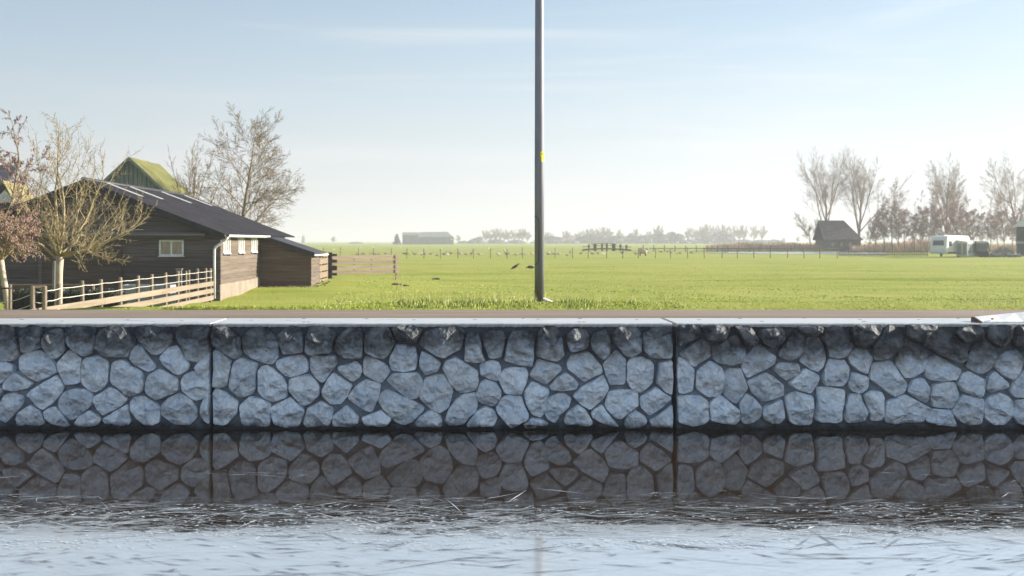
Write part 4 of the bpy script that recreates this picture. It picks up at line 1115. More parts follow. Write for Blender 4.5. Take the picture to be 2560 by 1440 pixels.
# reddish weeping tree at the edge
dt = 27.5; tx, ty = wx(2, dt), dt - D0
tr = Tree(5, .005); fork = Vector((wx(2, dt), ty, wz(650, dt)))
tr.t.tube([(wx(24, dt), ty, .2), (wx(17, dt), ty, wz(740, dt)), (wx(8, dt), ty, wz(690, dt)), fork], [.085, .075, .07, .075], 10)
Pw = [dict(n=1, ang=(20, 40), len=(.5, .8)),
      dict(n=8, seg=8, wig=.12, up=.03, start=.2, ang=(25, 65), len=(.35, .7), rr=.55, taper=.4, tipf=.3, droop=.05),
      dict(n=6, seg=6, wig=.13, up=.05, start=.15, ang=(25, 60), len=(.3, .6), rr=.55, taper=.4, droop=.12),
      dict(n=4, seg=4, wig=.14, start=.2, ang=(25, 65), len=(.3, .55), rr=.6, taper=.5, droop=.2),
      dict(seg=3, wig=.14, taper=.6, droop=.3)]
for d_, ln, r_ in (((.8, 0, .5), 1.0, .05), ((.55, -.5, .7), .95, .045), ((.5, .5, .8), 1.1, .045), ((-.6, .2, .6), 1.1, .045), ((-.3, -.6, .7), 1.0, .04), ((.15, .1, 1), 1.5, .05), ((-.3, .1, 1), 1.6, .05)):
    tr.limb(fork, d_, ln, r_, 1, Pw)
tr.finish('catkin_tree', (wx(24, dt), ty, .4), 'small leaning tree hung with purple-brown catkins beside the rope fence', 'tree', None, bark_trunk, bark_lime, catkins(tr, 3600, .055))
t = thing('tree_stake', (wx(25.5, 26.8), 26.8-D0, .4), 'short pale stake tied to the leaning catkin tree', 'stake')
MB().tube([(wx(25.5, 26.8), 26.8-D0, .25), (wx(25.5, 26.8), 26.8-D0, wz(711, 26.8))], [.042, .04], 9).build('stake', wood_post, t)
MB().tube([(wx(4, 26.8), 26.78-D0, wz(721, 26.8)), (wx(25.5, 26.8), 26.74-D0, wz(720, 26.8)), (wx(29, 26.8), 26.8-D0, wz(720, 26.8))], .022, 6).build('tie', roof_edge, t)
# taller catkin tree behind it
dt = 46; tx, ty = wx(-8, dt), dt - D0; tr = Tree(8, .008)
Pw2 = [dict(n=9, seg=8, wig=.06, start=.35, ang=(35, 60), len=(.35, .55), rr=.45, taper=.3), dict(n=7, seg=6, wig=.12, up=.08, ang=(25, 60), len=(.35, .6), rr=.5, taper=.4), dict(n=5, seg=4, wig=.15, ang=(25, 60), len=(.35, .6), rr=.6, droop=.1), dict(seg=3, wig=.15, taper=.6, droop=.3)]
tr.limb((tx, ty, .3), (0, 0, 1), 5.2, .13, 0, Pw2)
tr.finish('catkin_tree', (tx, ty, .4), 'taller reddish catkin tree standing behind the leaning one', 'tree', None, bark_brown, bark_brown, catkins(tr, 2600, .09))

# the two trees behind the barn roof
Pb = [dict(n=21, seg=12, wig=.03, start=.20, ang=(38, 68), len=(.40, .56), rr=.34, taper=.12, tipf=.5, cont=False),
      dict(n=9, seg=8, wig=.08, up=.035, start=.2, ang=(24, 50), len=(.34, .58), rr=.5, taper=.3),
      dict(n=7, seg=5, wig=.10, up=.01, start=.2, ang=(24, 52), len=(.38, .62), rr=.55, taper=.4),
      dict(n=3, seg=3, wig=.12, start=.25, ang=(20, 50), len=(.5, .8), rr=.6, taper=.6),
      dict(seg=2, wig=.1, taper=.7)]
dt = 58; tx, ty = wx(597, dt), dt - D0; tr = Tree(31, .0065)
tr.limb((tx, ty, .3), (0, 0, 1), 7.3, .15, 0, Pb)
tr.finish('spreading_tree', (tx, ty, .4), 'tall bare spreading tree rising behind the barn roof', 'tree', None, bark_brown, bark_brown)
dt = 60; tx, ty = wx(492, dt), dt - D0; tr = Tree(12, .0065)
Pc = [dict(n=10, seg=8, wig=.04, start=.1, ang=(12, 28), len=(.7, .95), rr=.6, taper=.3, tipf=.3),
      dict(n=8, seg=7, wig=.07, up=.10, start=.2, ang=(20, 42), len=(.28, .45), rr=.5, taper=.3),
      dict(n=6, seg=5, wig=.1, up=.06, ang=(22, 45), len=(.3, .5), rr=.55, taper=.4), dict(n=3, seg=3, wig=.1, ang=(20, 45), len=(.4, .6), rr=.6), dict(seg=2, wig=.1, taper=.7)]
tr.limb((tx, ty, .3), (0, 0, 1), 4.6, .13, 0, Pc)
tr.finish('upright_tree', (tx, ty, .4), 'narrow many-stemmed bare tree between green barn and spreading tree', 'tree', None, bark_brown, bark_brown)

# ------------------------------------------------------------------ trees round the shack and caravan
def poplar(seed, px, pbase, d, h, label, cm, lean=0, nst=7):
    tx, ty = wx(px, d), d - D0; tr = Tree(seed, .013); z0 = gz(tx, d) - .2
    Pp = [dict(n=nst, seg=7, wig=.04, start=.25, ang=(12, 40), len=(1.15, 1.5), rr=.6, taper=.6, tipf=.2),
          dict(n=11, seg=9, wig=.045, up=.03, start=.28, ang=(24, 50), len=(.34, .54), rr=.36, taper=.25, tipf=.45),
          dict(n=7, seg=6, wig=.06, up=.05, start=.2, ang=(20, 44), len=(.40, .66), rr=.45, taper=.35),
          dict(n=6, seg=4, wig=.08, up=.03, start=.15, ang=(18, 48), len=(.45, .8), rr=.6), dict(seg=2, wig=.1, taper=.7)]
    tr.limb((tx, ty, z0), (lean, 0, 1), h*.40, h*.014, 0, Pp)
    return tr.finish('poplar_tree', (tx, ty, z0), label, 'tree', 'tall bare trees round the shack', cm, bark_far)
poplar(41, 2068, 628, 240, 23.5, 'tall forked bare tree rising behind the tiled shack', bark_far, -.04)
poplar(42, 2146, 628, 234, 23, 'tall bare tree with sunlit trunk at the shack corner', bark_tan, .02)
poplar(43, 2362, 628, 236, 21.5, 'tall fan-shaped bare tree behind the caravan', bark_far, .0, 6)
poplar(44, 2545, 628, 225, 21.5, 'tall bare tree behind the dark green shed', bark_far, -.03, 5)
poplar(45, 2030, 628, 233, 9.5, 'slender bare tree leaning away from the shack gable', bark_far, -.18, 3)

def alder(seed, h):
    tr = Tree(seed, .018)
    Pa = [dict(n=26, seg=9, wig=.035, start=.22, ang=(30, 58), len=(.24, .38), rr=.4, taper=.25, tipf=.45),
          dict(n=7, seg=5, wig=.1, up=.06, ang=(25, 50), len=(.35, .6), rr=.5, taper=.4), dict(n=4, seg=3, wig=.12, ang=(25, 50), len=(.4, .7), rr=.6), dict(seg=2, wig=.1, taper=.7)]
    tr.limb((0, 0, 0), (tr.r.uniform(-.06, .06), 0, 1), h*.86, h*.012, 0, Pa)
    return tr
protos = []
AG = 'purple-brown alders in a row behind the caravan'
spots = [(2188, 205, .80), (2212, 212, .9), (2232, 203, 1.02), (2246, 215, .95), (2262, 206, .86), (2302, 204, .92), (2316, 216, .98), (2340, 208, .96), (2362, 203, .90), (2380, 214, 1.02), (2400, 206, .98), (2418, 200, .84), (2436, 212, .86), (2456, 203, .78), (2474, 210, .82), (2496, 201, .80), (2512, 214, .90), (2530, 204, .78), (2556, 216, 1.0), (2585, 206, .95), (2172, 216, .7), (2286, 218, .8), (2610, 212, .9)]
for i, (px, d, s_) in enumerate(spots):
    x = wx(px, d); z = gz(x, d) - .1
    if i < 4:
        tr = alder(60+i, 9.4)
        t = tr.finish('alder_tree', (0, 0, 0), 'slim purple-brown alder in the row behind the caravan', 'tree', AG, bark_far, bark_far, catkins(tr, 2200, .20, False, .12), 'cones')
        protos.append(t)
    else:
        t = copy_tree(protos[i % 4])
    t.location = (x, d-D0, z); t.scale = (s_, s_, s_); t.rotation_euler = (0, 0, rng.uniform(0, 6.28))
    t['label'] = ('slim purple-brown alder beside the tiled shack' if px < 2220 else 'slim purple-brown alder over the reeds between shack and caravan' if px < 2310
                  else 'slim purple-brown alder rising directly behind the caravan' if px < 2440 else 'slim purple-brown alder behind the brush heap' if px < 2525 else 'slim purple-brown alder behind the dark green shed')

# far bare trees on the horizon (one model, many places)
tr = Tree(77, .085)
Pf = [dict(n=15, seg=7, wig=.05, start=.22, ang=(25, 62), len=(.42, .62), rr=.4, taper=.4, tipf=.12, cont=False), dict(n=7, seg=5, wig=.1, up=.08, ang=(25, 50), len=(.35, .6), rr=.5), dict(n=5, seg=3, wig=.1, ang=(25, 50), len=(.45, .7), rr=.6), dict(seg=2, wig=.1)]
tr.limb((0, 0, 0), (0, 0, 1), 6.4, .2, 0, Pf)
FG = 'bare trees along the hazy horizon'
far0 = tr.finish('distant_tree', (0, 0, 0), 'bare tree in the hazy row on the horizon', 'tree', FG, bark_far, bark_far)
first = True
fr_ = random.Random(4)
far_spots = [(px, 905 + fr_.uniform(-40, 60), s_) for px, s_ in
  [(1145, .62), (1212, .95), (1224, 1.0), (1236, 1.05), (1248, 1.02), (1260, .95), (1272, 1.0), (1284, 1.08), (1296, 1.1), (1306, 1.0), (1318, .8), (1368, .8), (1380, .7), (1412, .95), (1424, .9), (1436, .8), (1450, 1.0), (1462, 1.1), (1474, 1.15), (1488, 1.15), (1502, 1.25), (1516, 1.2), (1528, .9), (1552, 1.0), (1572, .8), (1586, 1.1), (1600, .7), (1622, 1.0), (1640, 1.15), (1652, 1.2), (1672, .8),
   (1724, 1.1), (1736, 1.2), (1748, 1.2), (1760, 1.25), (1772, 1.3), (1786, 1.3), (1800, 1.3), (1814, 1.3), (1830, 1.25), (1846, 1.25), (1862, 1.3), (1884, 1.25), (1904, 1.2), (834, .55), (1690, .6), (1960, .5), (1995, .5)]]
for px, d, s_ in far_spots:
    t = far0 if first else copy_tree(far0); first = False
    x = wx(px, d); t['label'] = ('lone hazy bare tree beyond the far farm' if px < 1200 else 'bare tree in the hazy clump between far farm and lamp post' if px < 1330 else 'bare tree in the hazy row beyond the footbridge' if px < 1700 else 'tall bare tree in the hazy row beyond the reed bed')
    t.location = (x, d-D0, gz(x, d)-.1); t.scale = (s_*fr_.uniform(1.0, 1.35), s_*1.2, s_*fr_.uniform(1.1, 1.3)); t.rotation_euler = (0, 0, fr_.uniform(0, 6.28))
# far clumps of bushes
bush_m = M('far_bushes', (.10, .115, .10), (.15, .155, .13), .3, rough=.9, bmp=0)
def bush_mesh(seed, n=420, ev=False):
    r = random.Random(seed); b = MB()
    for k in range(n):
        u = r.random(); th = r.uniform(0, 6.28); rad = math.sqrt(r.random())
        if ev: z = u; rr = rad*(1-u)*.42 + .03
        else: z = u; rr = rad*math.sqrt(max(0, 1-(u*1.02)**2))
        p = Vector((rr*math.cos(th), rr*math.sin(th), z)); s_ = r.uniform(.05, .12)
        a = Vector((r.gauss(0,1), r.gauss(0,1), r.gauss(0,1))).normalized(); c_ = a.orthogonal().normalized()*s_; e = a.cross(c_).normalized()*s_
        b.add([p-c_, p-e, p+c_, p+e], [(0,1,2,3)])
    b.ball((0, 0, .4), (.62, .62, .42), 9, 6, .15) if not ev else b.ball((0, 0, .4), (.2, .2, .4), 9, 6, .1)
    return b
b0 = None
for px, w_, h_ in [(1195, 5, 5.2), (1180, 4, 3.2), (1240, 9, 3.6), (1290, 9, 3.2), (1376, 8, 6), (1392, 8, 5.5), (1350, 7, 4), (1425, 7, 3.5), (1465, 10, 6.5), (1485, 9, 7.5), (1500, 8, 5.5), (1525, 9, 6), (1545, 8, 6.5), (1575, 8, 7), (1595, 7, 6), (1615, 7, 7), (1640, 8, 8), (1655, 7, 7.5), (1680, 8, 9), (1697, 7, 7.5), (1730, 7, 3.5), (1745, 6, 4), (1770, 8, 6.5), (1795, 9, 8.2), (1815, 8, 7.5), (1825, 6, 6), (1860, 8, 3.5), (1900, 9, 3.2), (1935, 10, 3.4), (890, 7, 1.6), (1160, 6, 2.5)]:
    d = 880 + fr_.uniform(-30, 60); x = wx(px, d)
    if b0 is None:
        t = thing('distant_bush', (0, 0, 0), 'rounded bluish bush clump on the hazy horizon', 'bush', 'bush clumps along the horizon'); bush_mesh(3).build('foliage', bush_m, t); b0 = t
    else: t = copy_tree(b0)
    t['label'] = ('low hazy bush beside the far farm' if px < 1200 else 'rounded bluish bush under the hazy clump beside the lamp post' if px < 1430 else 'rounded bluish bush in the hazy mass beyond the footbridge' if px < 1715 else 'rounded bluish bush under the tall hazy trees beyond the reeds')
    t.location = (x, d-D0, gz(x, d)-.3); t.scale = (w_*1.15, w_, h_*1.05); t.rotation_euler = (0, 0, fr_.uniform(0, 6.28))
t = thing('conifer', (wx(992, 700), 700-D0, .3), 'small dark conifer beside the distant long farm', 'tree')
b = bush_mesh(9, 420, True); b.v = [(v[0]*6.5 + t.location.x, v[1]*6.5 + t.location.y, v[2]*6.2 + t.location.z) for v in b.v]; b.build('crown', M('conifer_green', (.03, .05, .04), (.05, .07, .05), 1, bmp=0), t)
MB().tube([(t.location.x, t.location.y, .2), (t.location.x, t.location.y, 3)], [.25, .15], 6).build('trunk', bark_far, t)
# ------------------------------------------------------------------ shack, caravan and what stands round them
d = 226.0; s_ = F/d; Y = d - D0
x0, x1 = wx(2064, d), wx(2152, d); zg = gz(x0, d) - .1; ze, zr = 3.0, wz(551, d+3.4); dep = 6.8
t = thing('shack', ((x0+x1)/2, Y, zg), 'small dark tiled brick shack with hipped end before tall trees', 'shack')
shw = M('shack_brick', (.10, .095, .098), (.16, .145, .14), 1.5, rough=.9); shr = M('shack_tiles', (.075, .06, .06), (.125, .098, .09), 1.2, (1, 1, 3), rough=.9)
MB().prism([(Y, zg), (Y+dep, zg), (Y+dep, ze), (Y+dep/2, zr-.15), (Y, ze)], x0, x0+.3, 'x').build('gable', shw, t)
MB().box(x0+.3, x1, Y, Y+dep, zg, ze).build('wall', shw, t)
b = MB(); o = .35; rx1 = x1 - 2.3; xe0 = x0 - o; xe1 = x1 + o
zl_ = ze - .25
vs = [(xe0, Y-o, zl_), (xe1, Y-o, zl_), (xe1, Y+dep+o, zl_), (xe0, Y+dep+o, zl_), (xe0, Y+dep/2, zr), (rx1, Y+dep/2, zr)]
b.add(vs, [(0,1,5,4), (1,2,5), (2,3,4,5), (0,4,3)]); vs2 = [(v[0], v[1], v[2]-.18) for v in vs]; b.add(vs2, [(0,4,5,1), (1,5,2), (2,5,4,3), (0,3,4)]); b.add(vs[:4] + vs2[:4], [(0,4,5,1), (1,5,6,2), (2,6,7,3)])
b.build('roof', shr, t)
for (ya, za, yb, zb) in ((Y-o, zl_, Y+dep/2, zr), (Y+dep/2, zr, Y+dep+o, zl_)):
    MB().beam((xe0-.05, ya, za-.02), (xe0-.05, yb, zb-.02), .1, .25).build('verge_board', M('grey_verge', (.2, .19, .18), bmp=0), t)
MB().box(x0-.03, x0+.02, Y+2.4, Y+3.5, zg, 2.3).build('door', M('grey_green_door', (.12, .16, .16), bmp=0), t)
for k, px in enumerate((2078, 2100, 2122)): MB().box(wx(px, d), wx(px+7, d), Y-.04, Y+.01, 1.4, 2.2).build('window', pane_m, t)

def rot_mesh(b, c, a):
    ca, sa = math.cos(a), math.sin(a); b.v = [(c[0] + (x)*ca - (y)*sa, c[1] + (x)*sa + y*ca, c[2] + z) for x, y, z in b.v]; return b
# caravan: local x across (width), local y along its length, front end at y=0
d = 140.0; a = R(-50); zc = gz(wx(2345, d), d); C = (wx(2345, d), d - D0, zc)
t = thing('caravan', C, 'white touring caravan with rounded roof parked beside the alders', 'caravan')
cw = M('caravan_white', (.74, .74, .73), (.68, .68, .67), 2, rough=.35, bmp=0); cgl = M('caravan_glass', (.04, .06, .07), rough=.1, bmp=0, spec=.6); crd = M('caravan_red_skirt', (.16, .05, .06), bmp=0)
wv = 1.06; prof = [(0.10, .42), (0.0, .75), (0.03, 1.3), (.16, 2.2), (.36, 2.52), (.7, 2.62), (3.0, 2.66), (5.3, 2.6), (5.75, 2.4), (5.9, 1.6), (5.85, .42)]
b = MB(); n = len(prof); vs = []
for sx, ins in ((-1, .05), (-1, 0), (1, 0), (1, .05)):
    for (y, z) in prof:
        cy_, cz_ = 2.95, 1.5; k = 1 - ins
        vs.append((sx*(wv if ins == 0 else wv) - sx*(0 if ins == 0 else -.0) + (0 if ins == 0 else sx*.04), cy_ + (y-cy_)*k, cz_ + (z-cz_)*k))
fs = [tuple(range(n)), tuple(range(3*n, 4*n))[::-1]]
for q in range(3): fs += [(q*n+i, q*n+(i+1) % n, (q+1)*n+(i+1) % n, (q+1)*n+i)[::-1] for i in range(n)]
b.add(vs, fs); rot_mesh(b, C, a).build('body', cw, t)
rot_mesh(MB().hexa([(-.72, .02, 1.42), (.72, .02, 1.42), (.72, .1, 1.42), (-.72, .1, 1.42), (-.66, .09, 2.05), (.66, .09, 2.05), (.66, .2, 2.05), (-.66, .2, 2.05)]), C, a).build('front_window', cgl, t)
for y0, y1 in ((.55, 1.25), (2.6, 3.5), (4.4, 5.2)): rot_mesh(MB().box(wv+.04, wv+.06, y0, y1, 1.35, 1.95), C, a).build('window', cgl, t)
rot_mesh(MB().box(wv+.045, wv+.055, 1.6, 2.2, .55, 2.25), C, a).build('door', M('caravan_door', (.68, .68, .66), bmp=0), t)
rot_mesh(MB().box(-wv-.02, wv+.06, .25, 5.7, .38, .62), C, a).build('skirt', crd, t)
for sx in (-1, 1):
    b = MB(); ring = [(3.0 + .33*math.cos(k/12*6.283), .33 + .33*math.sin(k/12*6.283)) for k in range(12)]
    b.prism(ring, sx*wv - .1, sx*wv + .08*sx, 'x'); rot_mesh(b, C, a).build('wheel', roof_edge, t)
rot_mesh(MB().beam((-.4, .1, .45), (0, -1.2, .45), .08, .1).beam((.4, .1, .45), (0, -1.2, .45), .08, .1), C, a).build('drawbar', steel_m, t)
rot_mesh(MB().bbox(-.35, .35, 1.0, 1.7, 2.6, 2.74, .03), C, a).build('roof_hatch', cw, t)
# awning pitched against its side
t2 = thing('awning', (wx(2408, 137.5), 137.5-D0, zc), 'grey fabric awning with clear panels beside the caravan', 'awning')
aw = M('awning_fabric', (.44, .44, .44), (.54, .54, .53), 2, rough=.8); awc = M('awning_clear_panel', (.16, .18, .18), (.24, .26, .25), 2, rough=.2, bmp=0); awp = M('awning_pale', (.5, .5, .5), bmp=0)
def L2(x, y, z): return (x, y, z)
ax0, ax1, ay0, ay1 = wv+.1, wv+1.5, 2.3, 5.5
rot_mesh(MB().hexa([(ax0, ay0, .1), (ax1, ay0, .1), (ax1, ay1, .1), (ax0, ay1, .1), (ax0, ay0, 2.1), (ax1, ay0, 1.85), (ax1, ay1, 1.85), (ax0, ay1, 2.1)]), C, a).build('tent', aw, t2)
for k in range(3): rot_mesh(MB().box(ax1, ax1+.02, ay0+.15+k*1.02, ay0+.95+k*1.02, .5, 1.65), C, a).build('panel', awc, t2)
for k in range(2): rot_mesh(MB().box(ax0+.15+k*.65, ax0+.65+k*.65, ay0-.02, ay0, .3, 1.7), C, a).build('panel', awc, t2)
for xx in (ax0+.1, ax1-.08): rot_mesh(MB().box(xx-.05, xx+.05, ay0-.04, ay0-.021, .1, 1.82), C, a).build('pole', awp, t2)
# covered trailer, heap, garden chair things, dark green shed
d = 141.0; zt = gz(wx(2450, d), d); Y = d-D0
t = thing('covered_trailer', (wx(2450, d), Y, zt), 'dark green covered trailer between awning and brush heap', 'trailer')
tg = M('green_tarpaulin', (.11, .118, .115), (.16, .165, .16), 2, bmp=0)
MB().prism([(Y-.8, .75+zt), (Y+.8, .75+zt), (Y+.75, 1.75+zt), (Y+.3, 2.0+zt), (Y-.3, 2.0+zt), (Y-.75, 1.75+zt)], wx(2436, d), wx(2466, d), 'x').build('cover', tg, t)
MB().box(wx(2437, d), wx(2465, d), Y-.78, Y+.78, zt+.45, zt+.748).build('bed', wood_old, t)
for px in (2444, 2457):
    b = MB(); b.prism([(wx(px, d) + .36*math.cos(k/12*6.283), zt+.36 + .36*math.sin(k/12*6.283)) for k in range(12)], Y-.95, Y-.8, 'y'); b.build('wheel', roof_edge, t)
MB().beam((wx(2458, d), Y-1.1, zt+1.1), (wx(2466, d), Y-1.3, zt), .12, .08).build('ramp', M('pale_ramp', (.45, .47, .5), bmp=0), t)
t = thing('brush_heap', (wx(2510, 141), 141-D0, zt), 'blue-grey heap of brushwood beside the dark green shed', 'heap')
b = MB(); r = random.Random(2)
for k in range(900):
    u = abs(r.gauss(0, .45)); x = wx(2508, 141) + r.gauss(0, 1.1); z = zt + max(0, (1.25 - (x-wx(2508, 141))**2*.35)*r.random()); y = 141-D0 + r.gauss(0, .5)
    b.beam((x, y, z), (x + r.uniform(-.5, .5), y + r.uniform(-.3, .3), z + r.uniform(-.2, .35)), .03, .03)
b.build('sticks', M('grey_sticks', (.17, .175, .185), (.24, .24, .245), 2, bmp=0), t)
sp = M('grey_junk', (.28, .3, .33), (.2, .21, .23), 4, bmp=0)
for i, (px, w_, h_, lab, nm) in enumerate(((2488, 1.0, .5, 'low grey crate before the brush heap', 'crate'), (2535, 1.3, .42, 'low bluish pallet stack before the dark green shed', 'pallet'))):
    x = wx(px, 138.5); t = thing(nm, (x, 138.5-D0, zt), lab, nm)
    for k in range(3): MB().bbox(x-w_/2, x+w_/2, 138-D0, 138.9-D0, zt + h_*k/3, zt + h_*(k+.75)/3, .02).build('slat', sp, t)
    for xx in (x-w_*.42, x, x+w_*.42): MB().box(xx-.05, xx+.05, 138.05-D0, 138.85-D0, zt, zt+h_*.9).build('block', wood_old, t)
d = 146; Y = d-D0; xs_ = wx(2588, d); t = thing('shed', (xs_+2, Y, zt), 'dark green shed with white eave at the row of alders', 'shed')
gs = M('dark_green_boards', (.035, .06, .062), (.05, .08, .08), 1.5, bmp=0, vary=.1)
MB().box(xs_+.05, xs_+4.9, Y+.03, Y+5, zt-.1, wz(566, d)).build('wall', wood_old, t)
for k in range(16): MB().box(xs_ + k*.31, xs_ + k*.31+.295, Y-.0, Y+.028, zt-.1, wz(566, d)).build('board', gs, t)
for k in range(16): MB().box(xs_-.03, xs_+.0, Y+.03 + k*.31, Y+.03 + k*.31+.295, zt-.1, wz(566, d)).build('board', gs, t)
MB().box(xs_-.06, xs_-.032, Y+.02, Y+5.0, wz(610, d), wz(603, d)).build('trim', M('grey_side_trim', (.3, .32, .34), bmp=0), t)
MB().box(xs_-.08, xs_+5.0, Y-.05, Y-.002, wz(610, d), wz(603, d)).build('trim', M('grey_trim', (.3, .32, .34), bmp=0), t)
b = MB(); b.prism([(Y-.3, wz(566, d)), (Y+5.2, wz(566, d)), (Y+5.2, wz(563, d)), (Y+2.5, wz(545, d)), (Y-.3, wz(563, d))], xs_-.3, xs_+5.2, 'x'); b.build('roof', white_m, t)
# white goose house speck / bench left as part of the heap; low picket fence before the shack
d = 152; t = thing('picket_fence', (wx(2200, d), d-D0, gz(20, d)), 'low dark brown picket fence between shack and caravan', 'fence')
for k, px in enumerate(np.arange(2098, 2322, 4.6)):
    x = wx(px, d); z = gz(x, d); h_ = rng.uniform(.55, .8)
    MB().box(x-.05, x+.05, d-D0, d-D0+.04, z-.1, z+h_).build('picket', wood_mid, t)
for zz in (.22, .55):
    z = gz(wx(2200, d), d); MB().box(wx(2096, d), wx(2322, d), d-D0+.042, d-D0+.08, z+zz, z+zz+.09).build('rail', wood_mid, t)

# ------------------------------------------------------------------ fences and bridge out in the meadow
d = 133.0; t = thing('wire_fence', (wx(1000, d), d-D0, gz(-8, d)), 'long thin post-and-wire fence crossing the meadow', 'fence')
pts = []
for px in np.arange(812, 2110, 41.3):
    px = px + rng.uniform(-3, 3); x = wx(px, d); z = gz(x, d); h_ = rng.uniform(1.1, 1.28)
    MB().tube([(x, d-D0, z-.1), (x + rng.uniform(-.04, .04), d-D0, z+h_)], [.05, .045], 6).build('post', wood_mid, t); pts.append((x, z))
for hh in (.45, .8, 1.08):
    MB().tube([(x, d-D0-.05, z+hh) for x, z in pts], .010, 3).build('wire', steel_m, t)
d = 215.0; t = thing('rail_fence', (wx(1700, d), d-D0, gz(40, d)), 'dark post-and-rail fence before the reed bed', 'fence')
for px in np.arange(1608, 2030, 26.5):
    x = wx(px, d); z = gz(x, d); MB().box(x-.07, x+.07, d-D0-.07, d-D0+.07, z-.1, z+1.2).build('post', wood_mid, t)
z = gz(40, d); MB().box(wx(1596, d), wx(2030, d), d-D0+.072, d-D0+.11, z+.55, z+.7).build('rail', wood_mid, t)
d = 232.0; Y = d-D0; zb = gz(wx(1515, d), d)
t = thing('footbridge', (wx(1515, d), Y, zb), 'small dark wooden footbridge with railings out in the meadow', 'bridge')
prof = [(1456, .35), (1478, .75), (1500, .95), (1522, .95), (1540, .8), (1577, .3)]
for yo in (-.8, .8):
    for hh, th in ((0.0, .30), (.62, .1), (1.0, .12)):
        for (pa, za), (pb, zb_) in zip(prof[:-1], prof[1:]):
            if hh > 0 and (pa < 1470 or pb > 1560) and hh > .9: continue
            MB().beam((wx(pa, d), Y+yo, zb+za*.45+hh), (wx(pb, d), Y+yo, zb+zb_*.45+hh), .12, th).build('rail' if hh else 'girder', wood_old, t)
    for px in (1472, 1486, 1489, 1505, 1517, 1532, 1536, 1551, 1566):
        z = zb + np.interp(px, [p for p, q in prof], [q for p, q in prof])*.45
        MB().box(wx(px, d)-.09, wx(px, d)+.09, Y+yo-.09, Y+yo+.09, z-.5, z+1.02).build('post', wood_old, t)
for (pa, za), (pb, zb_) in zip(prof[:-1], prof[1:]): MB().beam((wx(pa, d), Y, zb+za*.45-.02), (wx(pb, d), Y, zb+zb_*.45-.02), 1.5, .1).build('deck', wood_old, t)
# frozen ditch in front of the reeds
b = MB(); zd = .46
ditch_m = M('ditch_ice', (.30, .34, .38), (.4, .44, .48), .3, rough=.25, bmp=0)
b.add([(wx(1735, 200), 190-D0, zd), (wx(2105, 190), 168-D0, zd), (wx(2180, 205), 199-D0, zd), (wx(1790, 212), 203-D0, zd)], [(0,1,2,3)])
tag(b.build('ditch_water', ditch_m), 'pale frozen ditch before the reed bed', 'water', kind='structure')
# reed beds
b = MB(); r = random.Random(5)
for k in range(15000):
    if k < 5200: x = r.uniform(wx(1782, 236), wx(2045, 236)); y = r.uniform(228, 244)-D0; h_ = r.uniform(1.1, 1.75 + .3*math.sin(x*.8))*min(1, .5+(x-wx(1775, 236))/4)
    else: x = r.uniform(wx(2140, 222), wx(2640, 222)); y = r.uniform(219, 232)-D0; h_ = r.uniform(.8, 1.0 + 1.7*abs(math.sin(x*.37)*math.sin(x*.11 + 1)) + .5*r.random())
    z = .3; w_ = r.uniform(.03, .07); lx = r.gauss(0, .14); aa = r.uniform(0, 3.14); wx_, wy_ = w_*math.cos(aa), w_*math.sin(aa)
    b.add([(x-wx_, y-wy_, z), (x+wx_, y+wy_, z), (x+lx+wx_*.6, y+wy_*.6, z+h_), (x+lx-wx_*.6, y-wy_*.6, z+h_*.98)], [(0,1,2,3)])
tag(b.build('reed_bed', reed_m), 'tan dry reed bed round the shack and trees', 'reeds', kind='stuff')

# ------------------------------------------------------------------ birds and sheep
def goose_mesh(lift):
    b = MB(); b.ball((0, 0, .36), (.30, .15, .15), 8, 6); b.ball((-.31, 0, .40), (.13, .06, .05), 6, 4)
    hd = Vector((.42, 0, .82)) if lift else Vector((.52, 0, .14))
    b.tube([(.2, 0, .42), (.30, 0, .55 if lift else .4), hd], [.07, .05, .04], 6); b.ball(tuple(hd + Vector((.03, 0, .0))), (.07, .045, .045), 6, 4); b.tube([hd + Vector((.07, 0, 0)), hd + Vector((.14, 0, -.015))], [.025, .008], 5)
    return b
legs = lambda: MB().tube([(.0, .05, .25), (.0, .05, 0)], .014, 4).tube([(.0, -.05, .25), (.0, -.05, 0)], .014, 4)
gg = M('grey_goose', (.24, .19, .15), (.42, .36, .3), 9, bmp=0, vary=.3, world_pos=False); gw = M('white_goose', (.7, .7, .68), bmp=0); gl = M('orange_leg', (.35, .2, .1), bmp=0); cb = M('crow_black', (.02, .02, .022), bmp=0)
def bird(name, loc, lab, cat, grp, mesh, m):
    t = thing(name, (0, 0, 0), lab, cat, grp); mesh.build('body', m, t, smooth=True); legs().build('legs', gl, t); t.location = loc; return t
gp_ = {}
def place(kind, px, py, rz, sc_=1.0):
    # flat meadow: distance follows from the foot of the bird
    d = 2.02*F/max(py - HY, 5)
    x = wx(px, d); z = gz(x, d)
    if kind not in gp_:
        if kind == 'grey_up': t = bird('goose', (0,0,0), 'grey goose standing in the flock beyond the wire fence', 'goose', 'geese grazing in the meadow', goose_mesh(True), gg)
        elif kind == 'grey_dn': t = bird('goose', (0,0,0), 'grey goose grazing head-down in the flock beyond the wire fence', 'goose', 'geese grazing in the meadow', goose_mesh(False), gg)
        else: t = bird('white_goose', (0,0,0), 'white goose in the flock far out in the meadow', 'goose', 'white geese in the meadow', goose_mesh(True), gw)
        gp_[kind] = t
    else: t = copy_tree(gp_[kind])
    t.location = (x, d-D0, z); t.rotation_euler = (0, 0, rz); t.scale = (sc_,)*3
r = random.Random(9)
